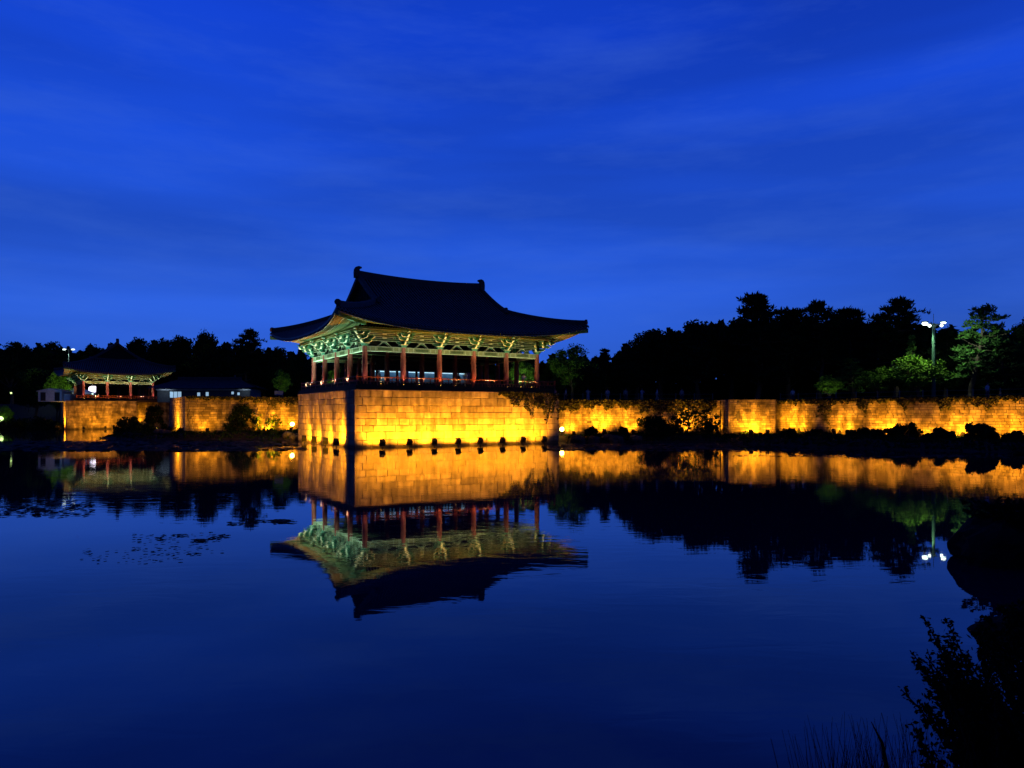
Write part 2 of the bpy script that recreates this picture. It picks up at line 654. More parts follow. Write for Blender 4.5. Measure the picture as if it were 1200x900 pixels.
r1.inputs[2].default_value = 0.65
r1.inputs[3].default_value = 0.005
r1.inputs[4].default_value = 0.036
t.links.new(w2.outputs[0], r1.inputs[0])
bu = N(t, "ShaderNodeBump")
bu.inputs["Distance"].default_value = 0.12
t.links.new(w1.outputs[0], bu.inputs["Height"])
t.links.new(r1.outputs[0], bu.inputs["Strength"])
t.links.new(bu.outputs[0], b.inputs["Normal"])
M["water"] = wm_
mb = MB()
mb.face([(-260, -40, 0), (140, -40, 0), (140, 190, 0), (-260, 190, 0)])
tag(mb.build("water", M["water"]), kind="structure")


# ------------------------------------------------------------------ stone walls
def stone_wall(name, pts, z0, z1, course, blen, mt, label, thick=1.25, jit=0.03, seed=1, caps=True, gap=0.018):
    rg = random.Random(seed)
    mb = MB()
    for si in range(len(pts) - 1):
        a, b = Vector(pts[si]), Vector(pts[si + 1])
        d = b - a
        L = d.length
        d /= L
        n = Vector((d.y, -d.x))

        def P(s, dep, z):
            q = a + d * s + n * dep
            return (q.x, q.y, z)

        # core behind the stones
        e = 0.004 * si
        mb.hexa([P(0.06, -0.07, z0), P(L - 0.06, -0.07, z0), P(L - 0.06, -thick, z0), P(0.06, -thick, z0), P(0.06, -0.07, z1 - 0.05 - e), P(L - 0.06, -0.07, z1 - 0.05 - e), P(L - 0.06, -thick, z1 - 0.05 - e), P(0.06, -thick, z1 - 0.05 - e)], 1)
        nc = max(1, round((z1 - z0) / course))
        zz = [z0 + (z1 - z0) * k / nc for k in range(nc + 1)]
        zz = [zz[0]] + [z + rg.uniform(-0.12, 0.12) * course for z in zz[1:-1]] + [zz[-1]]
        for k in range(nc):
            s = 0.0
            first = True
            while s < L - 1e-3:
                w = blen * rg.uniform(0.55, 1.45)
                if first:
                    w *= rg.uniform(0.4, 1.0)
                    first = False
                if s + w > L - 0.3 * blen:
                    w = L - s
                g = gap
                dj = rg.uniform(-jit, jit)
                a0, a1 = s + g, s + w - g
                if s < 1e-6:
                    a0 = s - 0.0
                if s + w > L - 1e-3:
                    a1 = L
                za, zb = zz[k] + g * 0.8, zz[k + 1] - g * 0.8
                bj = [rg.uniform(-0.008, 0.008) for _ in range(4)]
                ch = min(0.03, course * 0.08)
                # a stone with a slightly pillowed front
                bk = -0.2
                p = [P(a0, bk, za), P(a1, bk, za), P(a1, bk, zb), P(a0, bk, zb)]
                f0 = [P(a0, dj - ch, za), P(a1, dj - ch, za), P(a1, dj - ch, zb), P(a0, dj - ch, zb)]
                f1 = [P(a0 + ch, dj + bj[0], za + ch), P(a1 - ch, dj + bj[1], za + ch), P(a1 - ch, dj + bj[2], zb - ch), P(a0 + ch, dj + bj[3], zb - ch)]
                tn = rg.random()
                for q in range(4):
                    q2 = (q + 1) % 4
                    mb.face([p[q], p[q2], f0[q2], f0[q]], 0, tn)
                    mb.face([f0[q], f0[q2], f1[q2], f1[q]], 0, tn)
                mb.face(f1, 0, tn)
                s += w
        # coping stones
        if caps:
            s = 0.0
            while s < L - 1e-3:
                w = min(blen * rg.uniform(0.9, 1.6), L - s)
                if L - s - w < 0.4:
                    w = L - s
                tn = rg.random()
                zc = z1 - 0.045 + 0.003 * si
                mb.hexa([P(s + 0.01, 0.05, zc), P(s + w - 0.01, 0.05, zc), P(s + w - 0.01, -0.7, zc), P(s + 0.01, -0.7, zc), P(s + 0.01, 0.04, zc + 0.1), P(s + w - 0.01, 0.04, zc + 0.1), P(s + w - 0.01, -0.7, zc + 0.1), P(s + 0.01, -0.7, zc + 0.1)], 0, tn)
                s += w
    o = mb.build(name, [mt, M["mortar"]], tone=True)
    tag(o, label, "stone wall")
    return o


stone_wall("stone_platform", [D - V * 2, C + V * 0.0 - U * 0 if False else C, A, B, D] if False else [C, A, B, D], -1.2, Z_PLAT, 0.66, 1.55, M["granite"], "tall square stone platform of big ashlar blocks carrying the large pavilion", seed=3, jit=0.02)
stone_wall("stone_wall", [W4s, W4a, W4b], -1.2, Z_W4, 0.31, 0.75, M["oldstone"], "lit stone wall between the large pavilion's platform and the dark bushes left of it", seed=5)
stone_wall("stone_wall", [P0b, P0, P1, W6a], -1.2, Z_W5, 0.5, 0.95, M["oldstone"], "dim orange stone embankment under the small far pavilion", seed=6)
stone_wall("stone_wall", [W6a + U5 * 0.0, W6b], -1.2, Z_W5 - 0.12, 0.5, 0.9, M["oldstone"], "short recessed stone wall behind the bushes right of the far embankment", seed=7)
stone_wall("stone_wall", [W1a, W1b], -0.6, Z_W1, 0.26, 0.62, M["oldstone"], "ivy topped stone wall just right of the pavilion platform", seed=8)
stone_wall("stone_wall", [W1b + Vector((0, -0.3)), W2a, W2b, W3a], -1.0, Z_W1 + 0.02, 0.26, 0.62, M["oldstone"], "stepped forward stone wall block with two black floodlights at its foot", seed=9)
stone_wall("stone_wall", [W3a, W3b, W3c], -0.6, Z_W1 - 0.06, 0.27, 0.66, M["oldstone"], "long stone wall with scalloped orange light pools behind low dark shrubs", seed=10)


# ------------------------------------------------------------------ palace pavilions
def make_pavilion(name, center, rz, hx, hy, nbx, nby, over, gx, gy, zd, label, deck_over, inner=True):
    """ridge runs along local x. z values are absolute (thing sits at z=0 of deck foot)"""
    root = thing(name, (center[0], center[1], zd), label, "pavilion", rz=rz)
    Z = lambda z: z - 5.7            # heights below are written for a deck at 5.7
    ex, ey = hx + over, hy + over
    fl, L = 0.55, 1.25
    ze, zf, zr = 11.0, 13.95, 17.05
    zc0, zc1 = 5.7, 9.42             # columns
    # deck slab
    mb = MB()
    dx, dy = hx + deck_over, hy + deck_over
    mb.box((0, 0, Z(5.46)), (2 * dx, 2 * dy, 0.46), m=0)
    mb.build("deck", [M["darkwood"]], root)

    # columns
    cm_ = MB()
    cm_.tube([(0, 0, 0), (0, 0, 0.9), (0, 0, 2.4), (0, 0, zc1 - zc0)], [0.27, 0.275, 0.255, 0.225], 14)
    cme = cm_.mesh("column", [M["red"]], smooth=True)
    bs = MB()
    bs.tube([(0, 0, 0.0), (0, 0, 0.10), (0, 0, 0.16)], [0.42, 0.40, 0.33], 14)
    bme = bs.mesh("column_base", [M["granite"]])
    cxs = [-hx + 2 * hx * i / nbx for i in range(nbx + 1)]
    cys = [-hy + 2 * hy * i / nby for i in range(nby + 1)]
    outer = []
    for i, x in enumerate(cxs):
        for j, y in enumerate(cys):
            edge = i in (0, nbx) or j in (0, nby)
            if not edge and not inner:
                continue
            o = bpy.data.objects.new("column", cme)
            COL.objects.link(o)
            o.parent = root
            o.location = (x, y, 0.001)
            if edge:
                o2 = bpy.data.objects.new("column_base", bme)
                COL.objects.link(o2)
                o2.parent = o
                o2.location = (0, 0, 0.0)
                outer.append((x, y, i, j))

    # four sides: (origin, direction along, outward, half length, n bays)
    sides = [((0, -hy), (1, 0), (0, -1), hx, nbx), ((0, hy), (-1, 0), (0, 1), hx, nbx), ((-hx, 0), (0, -1), (-1, 0), hy, nby), ((hx, 0), (0, 1), (1, 0), hy, nby)]
    for (ox, oy), (ax, ay), (nx_, ny_), h, nb in sides:
        rzs = math.atan2(ay, ax)

        def Q(s, o, z):
            return (ox + ax * s + nx_ * o, oy + ay * s + ny_ * o, Z(z))

        # lintel with pale edges and painted bands
        mb = MB()
        bay = 2 * h / nb
        for k in range(nb):
            s0, s1 = -h + bay * k + 0.2, -h + bay * (k + 1) - 0.2
            cc = Q((s0 + s1) / 2, 0, 9.18)
            mb.box(cc, (s1 - s0, 0.26, 0.46), rzs, 1)
            for zz_, hh in ((8.975, 0.06), (9.385, 0.06)):
                mb.box(Q((s0 + s1) / 2, 0.012, zz_), (s1 - s0 - 0.01, 0.27, hh), rzs, 0)
            for f in (0.08, 0.24, 0.76, 0.92):
                mb.box(Q(s0 + (s1 - s0) * f, 0.016, 9.18), (0.09, 0.272, 0.34), rzs, 0)
            mb.box(Q((s0 + s1) / 2, 0.014, 9.18), ((s1 - s0) * 0.40, 0.268, 0.2), rzs, 2)
        mb.build("lintel", [M["pale"], M["lintel"], M["olive"]], root)
        # inverted V strut of every bay, with a block above
        for k in range(nb):
            s = -h + bay * (k + 0.5)
            mb = MB()
            poly = [(-0.75, 0), (-0.50, 0), (-0.12, 0.30), (0.12, 0.30), (0.50, 0), (0.75, 0), (0.22, 0.44), (-0.22, 0.44)]
            mb.prism(poly, Q(s, 0.0, 9.42), (ax, ay, 0), (0, 0, 1), (nx_, ny_, 0), 0.16, 1, edge_m=0)
            for sg in (-1, 1):
                mb.prism([(sg * 0.70, 0.02), (sg * 0.60, 0.02), (sg * 0.14, 0.40), (sg * 0.22, 0.42)], Q(s, 0.09, 9.42), (ax, ay, 0), (0, 0, 1), (nx_, ny_, 0), 0.03, 0)
            mb.box(Q(s, 0, 9.44 + 0.43), (0.5, 0.3, 0.09), rzs, 0)
            mb.build("strut", [M["pale"], M["green"]], root)
        # stacked beams above
        mb = MB()
        for zz_, hh, o_ in ((10.06, 0.26, 0.0), (10.42, 0.26, 0.0), (10.80, 0.30, 0.0)):
            mb.box(Q(0, o_, zz_), (2 * h + 0.5, 0.2, hh), rzs, 1)
            mb.box(Q(0, o_ + 0.012, zz_ - hh / 2 + 0.03), (2 * h + 0.46, 0.21, 0.045), rzs, 0)
            mb.box(Q(0, o_ + 0.014, zz_ + hh / 2 - 0.02), (2 * h + 0.44, 0.21, 0.03), rzs, 0)
        for k in range(nb):
            for f in (0.5,):
                for zz_ in (10.24, 10.61):
                    mb.box(Q(-h + bay * (k + f), 0.06, zz_), (0.34, 0.26, 0.12), rzs, 0)
        # outer purlin carried by the brackets
        mb.box(Q(0, 1.12, 10.90), (2 * h + 2.6, 0.2, 0.36), rzs, 1)
        mb.box(Q(0, 1.135, 10.86), (2 * h + 2.58, 0.21, 0.07), rzs, 0)
        mb.build("beam", [M["pale"], M["olive"]], root)

    # brackets
    def bracket_mesh(scale_out=1.0):
        mb = MB()
        # local: x along the wall, -y outward, z=0 at column top
        # flared capital block
        mb.hexa([(-0.20, -0.20, -0.02), (0.20, -0.20, -0.02), (0.20, 0.20, -0.02), (-0.20, 0.20, -0.02), (-0.36, -0.36, 0.20), (0.36, -0.36, 0.20), (0.36, 0.36, 0.20), (-0.36, 0.36, 0.20)], 0)
        mb.box((0, 0, 0.245), (0.74, 0.74, 0.07), m=1)

        def arm_along(y, z, half, hgt=0.26, th=0.17):
            pr = [(-half, hgt), (-half, hgt * 0.55), (-half * 0.8, hgt * 0.2), (-half * 0.5, 0), (half * 0.5, 0), (half * 0.8, hgt * 0.2), (half, hgt * 0.55), (half, hgt)]
            mb.prism(pr, (0, y, z), (1, 0, 0), (0, 0, 1), (0, 1, 0), th, 0, edge_m=1)
            for x in (-half * 0.86, 0, half * 0.86):
                mb.hexa([(x - 0.10, y - 0.11, z + hgt), (x + 0.10, y - 0.11, z + hgt), (x + 0.10, y + 0.11, z + hgt), (x - 0.10, y + 0.11, z + hgt), (x - 0.15, y - 0.15, z + hgt + 0.10), (x + 0.15, y - 0.15, z + hgt + 0.10), (x + 0.15, y + 0.15, z + hgt + 0.10), (x - 0.15, y + 0.15, z + hgt + 0.10)], 0, mats=[1, 1, 0, 0, 0, 0])

        def arm_out(z, ln, hgt=0.28, th=0.18, tongue=False):
            ln *= scale_out
            if tongue:
                pr = [(-0.5, hgt), (-0.5, 0), (ln * 0.7, 0), (ln * 0.85, -0.03), (ln * 1.08, 0.16), (ln * 0.94, 0.16), (ln * 0.84, hgt)]
            else:
                pr = [(-0.5, hgt), (-0.5, 0), (ln * 0.55, 0), (ln * 0.82, hgt * 0.22), (ln, hgt * 0.6), (ln, hgt)]
            mb.prism(pr, (0, 0, z), (0, -1, 0), (0, 0, 1), (1, 0, 0), th, 0, edge_m=1)

        arm_out(0.28, 0.62)
        arm_along(0, 0.28, 0.70)
        arm_out(0.62, 1.0, tongue=True)
        arm_along(-0.55 * scale_out, 0.62, 0.66)
        arm_along(0, 0.62, 1.0)
        arm_out(0.96, 1.32, tongue=True)
        arm_along(-1.05 * scale_out, 0.92, 0.62, hgt=0.22)
        arm_along(-0.55 * scale_out, 0.96, 0.9)
        arm_out(1.28, 1.5, hgt=0.2)
        return mb.mesh("bracket", [M["green"], M["pale"]])

    bk, bkc = bracket_mesh(1.08), bracket_mesh(1.42)

    def add_bracket(x, y, r, me_):
        o = bpy.data.objects.new("bracket", me_)
        COL.objects.link(o)
        o.parent = root
        o.location = (x, y, zc1 - zc0)
        o.rotation_euler = (0, 0, r)

    for x, y, i, j in outer:
        fx = -1 if i == 0 else (1 if i == nbx else 0)
        fy = -1 if j == 0 else (1 if j == nby else 0)
        if fx and fy:
            add_bracket(x, y, math.atan2(fy, fx) + PI / 2, bkc)
        elif fy:
            add_bracket(x, y, 0 if fy < 0 else PI, bk)
        else:
            add_bracket(x, y, -PI / 2 if fx < 0 else PI / 2, bk)

    # roof ------------------------------------------------------------
    def zprof(b):
        if b <= 1:
            return ze + (zf - ze) * (0.78 * b + 0.22 * b * b)
        c = b - 1
        return zf + (zr - zf) * (0.84 * c + 0.16 * c * c)

    def surf(ds, b, front=True):
        eX, eY, gX, gY = (ex, ey, gx, gy) if front else (ey, ex, gy, gx)
        if b <= 1:
            a = abs(ds) / ((eX + fl) * (1 - b) + gX * b)
            a = min(a, 1.0)
            w = a ** 3
            dt = eY * (1 - b) + gY * b + fl * w * (1 - b)
            z = zprof(b) + L * w * (1 - b) ** 1.25
        else:
            dt = gY * (2 - b)
            z = zprof(b) + (0.25 * (abs(ds) / gX) ** 2 * (b - 1))
        return dt, z

    prof = [0.0, 0.0, 0.11, 0.15, 0.11]
    mb = MB()

    def roof_side(front, sgn):
        eX, gX = (ex, gx) if front else (ey, gy)
        pitch = 0.34
        nrow = int(2 * (eX + fl) / pitch)
        pitch = 2 * (eX + fl) / nrow
        rows = []
        NB = 16
        for r in range(nrow * 5 + 1):
            ds = -(eX + fl) + pitch * r / 5
            hgt = prof[r % 5]
            if front and abs(ds) <= gX:
                bm_ = 2.0
            else:
                bm_ = min(1.0, (eX + fl - abs(ds)) / (eX + fl - gX))
            row = []
            for k in range(NB + 1):
                bb = bm_ * (k / NB)
                dt, z = surf(ds, bb, front)
                p = (ds, -dt) if sgn < 0 else (-ds, dt)
                if not front:
                    p = (p[1], -p[0])
                row.append((p[0], p[1], Z(z + hgt)))
            rows.append(row)
        for ri, (a, c) in enumerate(zip(rows[:-1], rows[1:])):
            for k in range(NB):
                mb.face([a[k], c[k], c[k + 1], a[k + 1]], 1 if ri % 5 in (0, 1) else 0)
            # eave edge
            mb.face([(a[0][0], a[0][1], a[0][2] - 0.17), (c[0][0], c[0][1], c[0][2] - 0.17), c[0], a[0]], 0)

    for sg in (-1, 1):
        roof_side(True, sg)
        roof_side(False, sg)
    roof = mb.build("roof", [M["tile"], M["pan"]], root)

    # gables
    for sg in (-1, 1):
        mb = MB()
        pts = []
        for k in range(9):
            dt, z = surf(gx - 0.6, 1 + k / 8, True)
            pts.append((-dt * 0.97, z - 0.05))
        pts = pts + [(-a, z) for a, z in reversed(pts[:-1])]
        mb.prism([(a, Z(z)) for a, z in pts], (sg * (gx - 0.6), 0, 0), (0, 1, 0), (0, 0, 1), (1, 0, 0), 0.12, 0)
        # vertical boards
        for k in range(-9, 10):
            yy = k * 0.5
            dt_at = abs(yy) / gy
            zt = zprof(2 - dt_at) - 0.45
            if zt > zf + 0.2:
                mb.box((sg * (gx - 0.5), yy, Z((zt + zf) / 2)), (0.08, 0.09, zt - zf), 0, 0)
        mb.build("gable", [M["darkwood"]], root)
        # gable foot ridge: a shallow smile across the foot of the gable
        mb = MB()
        mb.sweep([(sg * (gx + 0.05), gy * (k / 6 - 1), Z(zf + 0.02 + 0.22 * (k / 6 - 1) ** 2)) for k in range(13)], 0.34, 0.26)
        mb.build("gable_foot", [M["ridge"]], roof)

    # ridges
    mb = MB()
    mb.sweep([(gx * (k / 8 - 1) * 1.0, 0, Z(zr + 0.30 * (k / 8 - 1) ** 2)) for k in range(17)], 0.42, 0.72)
    mb.build("main_ridge", [M["ridge"]], roof)
    for sx in (-1, 1):
        for sy in (-1, 1):
            mb = MB()
            P_ = []
            for k in range(9):
                bb = 2 - k / 8
                dt, z = surf(gx, bb, True)
                P_.append((sx * (gx - 0.12), sy * dt, Z(z + 0.02 + (0.12 * (k / 8) ** 3))))
            P_.append((sx * (gx - 0.12), sy * (gy + 0.5), Z(zf + 0.14)))
            mb.sweep(P_, 0.36, 0.46)
            mb.build("gable_ridge", [M["ridge"]], roof)
            mb = MB()
            P_ = []
            for k in range(11):
                bb = 1 - k / 10
                dsx = (ex + fl) * (1 - bb) + gx * bb
                dt, z = surf(dsx, bb, True)
                P_.append((sx * dsx, sy * dt, Z(z + 0.02 + 0.10 * (k / 10) ** 4)))
            # stop short of the tip
            e0, e1 = Vector(P_[-2]), Vector(P_[-1])
            P_[-1] = tuple(e1 - (e1 - e0).normalized() * 0.35)
            mb.sweep(P_, 0.36, 0.50)
            # end tile at the corner: a raised round-ended block
            tip = Vector(P_[-1])
            dd = (e1 - e0).normalized()
            mb.tube([tip - dd * 0.05 + Vector((0, 0, 0.3)), tip + dd * 0.16 + Vector((0, 0, 0.33))], [0.29, 0.27], 10)
            mb.build("hip_ridge", [M["ridge"]], roof)
    # ridge end ornaments: bird-tail finials curling inward
    for sx in (-1, 1):
        mb = MB()
        pr = [(-0.30, -0.1), (0.36, -0.1), (0.38, 0.45), (0.34, 0.80), (0.20, 1.04), (-0.06, 1.14), (-0.36, 1.08), (-0.42, 0.94), (-0.24, 0.92), (-0.16, 0.78), (-0.22, 0.5)]
        mb.prism([(a * sx, b_) for a, b_ in pr], (sx * gx, 0, Z(zr + 0.32)), (1, 0, 0), (0, 0, 1), (0, 1, 0), 0.42, 0)
        mb.prism([(a * sx * 0.8, b_ * 0.9 + 0.05) for a, b_ in pr], (sx * gx, 0, Z(zr + 0.32)), (1, 0, 0), (0, 0, 1), (0, 1, 0), 0.54, 0)
        mb.build("ridge_ornament", [M["ridge"]], roof)

    # eaves: rafters and boards under the roof -------------------------
    zin = 11.55

    def inner_pt(a, o, front):
        H, K = (hx, hy) if front else (hy, hx)
        return a * H, K + o

    def eave_pt(front, a, f):
        """f 0 at the column line, 1 at the roof edge"""
        H, K, E, F_ = (hx, hy, ex, ey) if front else (hy, hx, ey, ex)
        w = abs(a) ** 3
        s = a * (H * (1 - f) + (E + fl) * f)
        d = K * (1 - f) + (F_ + fl * w) * f
        zo = ze - 0.22 + L * w
        zi = zin + 0.25 * w
        z = zi + (zo - zi) * (f ** (1.0 + 0.6 * w))
        return s, d, z

    mb = MB()
    for front in (True, False):
        for sg in (-1, 1):
            def T(s, d, z):
                p = (s, -d) if sg < 0 else (-s, d)
                if not front:
                    p = (p[1], -p[0])
                return (p[0], p[1], Z(z))

            n = 48
            K_ = 8
            for i in range(n):
                for k in range(K_):
                    a0, a1 = -1 + 2 * i / n, -1 + 2 * (i + 1) / n
                    f0, f1 = k / K_ * 0.985, (k + 1) / K_ * 0.985
                    mb.face([T(*eave_pt(front, a0, f0)), T(*eave_pt(front, a1, f0)), T(*eave_pt(front, a1, f1)), T(*eave_pt(front, a0, f1))], 0)
            E = ex if front else ey
            nr = int(2 * E / 0.42)
            for i in range(nr + 1):
                a = -1 + 2 * i / nr
                a *= 0.985

                def off(p, dz):
                    return (p[0], p[1], p[2] + dz)

                # round rafters
                mb.tube([T(*off(eave_pt(front, a, 0.0), -0.10)), T(*off(eave_pt(front, a, 0.66), -0.12))], 0.085, 6, 1, capm=3)
                # square flying rafters
                pA, pB = Vector(T(*off(eave_pt(front, a, 0.5), -0.03))), Vector(T(*off(eave_pt(front, a, 0.95), -0.06)))
                d = (pB - pA).normalized()
                s_ = d.cross(Vector((0, 0, 1))).normalized() * 0.055
                u_ = Vector((0, 0, 0.06))
                mb.hexa([pA - s_ - u_, pB - s_ - u_, pB + s_ - u_, pA + s_ - u_, pA - s_ + u_, pB - s_ + u_, pB + s_ + u_, pA + s_ + u_], mats=[2, 2, 2, 3, 2, 2])
            # boards at the edges (pale)
            for f_, hh, dz, mi in ((0.67, 0.09, -0.05, 3), (0.965, 0.06, 0.0, 2)):
                for i in range(n):
                    a0, a1 = -1 + 2 * i / n, -1 + 2 * (i + 1) / n
                    p0, p1 = eave_pt(front, a0, f_), eave_pt(front, a1, f_)
                    q0, q1 = eave_pt(front, a0, f_ + 0.02), eave_pt(front, a1, f_ + 0.02)
                    lo = lambda p: T(p[0], p[1], p[2] + dz - hh)
                    hi = lambda p: T(p[0], p[1], p[2] + dz)
                    mb.face([lo(q0), lo(q1), hi(q1), hi(q0)], mi)
                    mb.face([lo(p0), lo(p1), lo(q1), lo(q0)], mi)
                    mb.face([lo(p0), lo(p1), hi(p1), hi(p0)], mi)
    mb.build("eave", [M["soffit"], M["olive"], M["rafter"], M["pale"]], root)
    # hip rafters
    for sx in (-1, 1):
        for sy in (-1, 1):
            mb = MB()
            P_ = []
            for k in range(7):
                s, d, z = eave_pt(True, 1.0, k / 6 * 0.98)
                P_.append((sx * s, sy * d, Z(z - 0.32)))
            mb.sweep(P_, 0.3, 0.34)
            mb.build("hip_rafter", [M["green"]], root)
    # board ceiling
    mb = MB()
    mb.box((0, 0, Z(11.02)), (2 * hx - 0.3, 2 * hy - 0.3, 0.08))
    for k in range(1, 12):
        mb.box((-hx + 2 * hx * k / 12, 0, Z(10.93)), (0.14, 2 * hy - 0.3, 0.1))
    for k in range(1, 10):
        mb.box((0, -hy + 2 * hy * k / 10, Z(10.925)), (2 * hx - 0.3, 0.12, 0.085))
    mb.build("ceiling", [M["darkwood"]], root)
    # inner tie beams
    for y in cys[1:-1]:
        mb = MB()
        mb.box((0, y, Z(9.2)), (2 * hx - 0.3, 0.3, 0.42), m=0)
        mb.box((0, y, Z(8.96)), (2 * hx - 0.34, 0.31, 0.05), m=1)
        mb.build("tie_beam", [M["darkwood"], M["olive"]], root)
    return root


hx, hy = 9.55, 8.35
pc = A + U * 11.05 + V * 9.85
big = make_pavilion("palace_pavilion", pc, ANG, hx, hy, 5, 4, 3.4, 7.35, 5.4, 5.7, "large open pavilion with sweeping hip and gable tile roof on red columns above the water", 1.35)
pc5 = P0 + U5 * 9.35 + V5 * 9.85
small = make_pavilion("palace_pavilion", pc5, ANG5 - PI / 2, 8.35, 6.35, 4, 3, 3.2, 6.3, 4.6, 6.0, "small distant pavilion whose gable end faces the pond, above the dim embankment", 1.3, inner=False)


# ------------------------------------------------------------------ railings
def railing(name, pts, z, label, mt, step=1.9, panels=True, h=0.78, tight=True):
    root = thing(name, (pts[0][0], pts[0][1], z), label, "railing")
    ox, oy = pts[0]
    mb = MB()
    infill = MB()
    posts = []
    for si in range(len(pts) - 1):
        a, b = Vector(pts[si]), Vector(pts[si + 1])
        d = b - a
        L = d.length
        d /= L
        r = math.atan2(d.y, d.x)
        n = max(1, round(L / step))
        for k in range(n + (1 if si == len(pts) - 2 else 0)):
            q = a + d * (L * k / n)
            posts.append((q.x - ox, q.y - oy, r))
        mid = (a + b) / 2 - Vector((ox, oy))
        mb.tube([(a.x - ox, a.y - oy, h), (b.x - ox, b.y - oy, h)], 0.05, 8)
        mb.box((mid.x, mid.y, h * 0.52), (L, 0.07, 0.08), r)
        infill.box((mid.x, mid.y, 0.06), (L, 0.10, 0.12), r)
        if panels:
            nb = int(L / 0.32)
            for k in range(nb):
                q = a + d * (L * (k + 0.5) / nb) - Vector((ox, oy))
                infill.box((q.x, q.y, 0.24), (0.17, 0.05, 0.24), r)
            for k in range(nb // 2):
                q = a + d * (L * (2 * k + 0.5) / nb) - Vector((ox, oy))
                mb.box((q.x, q.y, 0.60), (0.07, 0.06, 0.30), r)
    mb.build("handrail", [mt], root)
    infill.build("infill_panel", [M["darkwood"] if panels else mt], root)
    pm = MB()
    pm.box((0, 0, h * 0.55), (0.11, 0.11, h * 1.1))
    pm.box((0, 0, h * 1.13), (0.14, 0.14, 0.05))
    pme = pm.mesh("post", [mt])
    for x, y, r in posts:
        o = bpy.data.objects.new("post", pme)
        COL.objects.link(o)
        o.parent = root
        o.location = (x, y, 0)
        o.rotation_euler = (0, 0, r)
    return root


i0 = 0.32
railing("railing", [A + U * i0 + V * (PD - i0), A + U * i0 + V * i0, A + U * (PL - i0) + V * i0, A + U * (PL - i0) + V * (PD - i0)], 5.69, "low dark red wooden railing round the large pavilion's deck", M["rail"])
railing("railing", [P0 + U5 * 1.75 + V5 * 17.5, P0 + U5 * 1.75 + V5 * 0.45, P0 + U5 * 16.9 + V5 * 0.45, P0 + U5 * 16.9 + V5 * 17.5], 5.99, "low dark railing round the small distant pavilion's deck", M["rail"])


def fence(pts, z, label, step, h):
    root = thing("fence", (pts[0][0], pts[0][1], z), label, "fence")
    ox, oy = pts[0]
    pm = MB()
    pm.tube([(0, 0, 0), (0, 0, h)], 0.045, 8)
    pm.ball((0, 0, h), 0.06)
    pme = pm.mesh("post", [M["greymetal"]])
    cb = MB()
    for si in range(len(pts) - 1):
        a, b = Vector(pts[si]), Vector(pts[si + 1])
        L = (b - a).length
        n = max(1, round(L / step))
        for k in range(n + (1 if si == len(pts) - 2 else 0)):
            q = a + (b - a) * (k / n) - Vector((ox, oy))
            o = bpy.data.objects.new("post", pme)
            COL.objects.link(o)
            o.parent = root
            o.location = (q.x, q.y, 0)
        a2, b2 = a - Vector((ox, oy)), b - Vector((ox, oy))
        for hh in (0.5, 0.95):
            cb.tube([(a2.x, a2.y, h * hh - 0.02), (b2.x, b2.y, h * hh - 0.02)], 0.016, 5)
    cb.build("rail", [M["greymetal"]], root)
    return root


fence([(B + V * 8.4) + U * 0.1 + Vector((1.0, 0.9)), W1b + Vector((-0.6, 1.0))], 4.42, "thin post and cable fence along the ivy topped wall's walkway", 2.2, 1.05)
fence([W3a + Vector((1.0, 1.0)), W3b + Vector((1.0, 0.8)), W3c + Vector((1, 0.8))], 4.42, "thin post and cable fence above the long right hand wall", 2.4, 1.05)

# ------------------------------------------------------------------ display case inside the pavilion
case = thing("display_case", (pc.x, pc.y, 5.7), "long glass display case glowing pale blue inside the large pavilion", "display case", rz=ANG)
CASE_L = 11.4
mb = MB()
mb.box((0, 0.2, 0.35), (CASE_L, 2.6, 0.7))
mb.build("plinth", [M["darkwood"]], case)
M["blueboard"] = mat("blue_board", (0.16, 0.30, 0.42), 0.7, scale=1.2, col2=(0.10, 0.22, 0.34))
mb = MB()
mb.box((0, 0.9, 1.35), (CASE_L - 0.2, 0.06, 1.28))
mb.build("back_board", [M["blueboard"]], case)
mb = MB()
for k in range(6):
    mb.box((-CASE_L / 2 + 0.1 + (CASE_L - 0.2) * k / 5, -0.98, 1.35), (0.22, 0.12, 1.3))
mb.box((0, -0.98, 2.45), (CASE_L, 0.14, 0.9))
mb.build("frame", [M["darkwood"]], case)
mb = MB()
mb.box((0, 0.2, 2.9), (CASE_L, 2.5, 0.1))
mb.build("top_panel", [M["darkwood"]], case)
mb = MB()
mb.box((0, 0.72, 1.95), (CASE_L - 0.3, 0.14, 0.10))
mb.build("strip_light", [M["strip"]], case)
for k in range(5):
    l = bpy.data.lights.new("strip_lamp", "AREA")
    l.shape = "RECTANGLE"
    l.size, l.size_y = 2.0, 0.2
    l.energy = 4
    l.color = (0.55, 0.82, 1.0)
    o = bpy.data.objects.new("strip_lamp", l)
    COL.objects.link(o)
    o.parent = case
    o.location = (-CASE_L / 2 + CASE_L * (k + 0.5) / 5, 0.3, 1.9)
    o.rotation_euler = (R(35), 0, 0)
gm = bpy.data.materials.new("case_glass")
gm.use_nodes = True
tg = gm.node_tree
tg.nodes.clear()
og = N(tg, "ShaderNodeOutputMaterial")
mxg = N(tg, "ShaderNodeMixShader")
trg = N(tg, "ShaderNodeBsdfTransparent")
glg = N(tg, "ShaderNodeBsdfGlossy")
glg.inputs["Roughness"].default_value = 0.02
mxg.inputs[0].default_value = 0.06
tg.links.new(trg.outputs[0], mxg.inputs[1])
tg.links.new(glg.outputs[0], mxg.inputs[2])
tg.links.new(mxg.outputs[0], og.inputs[0])
mb = MB()
mb.box((0, -0.95, 1.35), (CASE_L - 0.2, 0.02, 1.28))
mb.build("glass_pane", [gm], case)

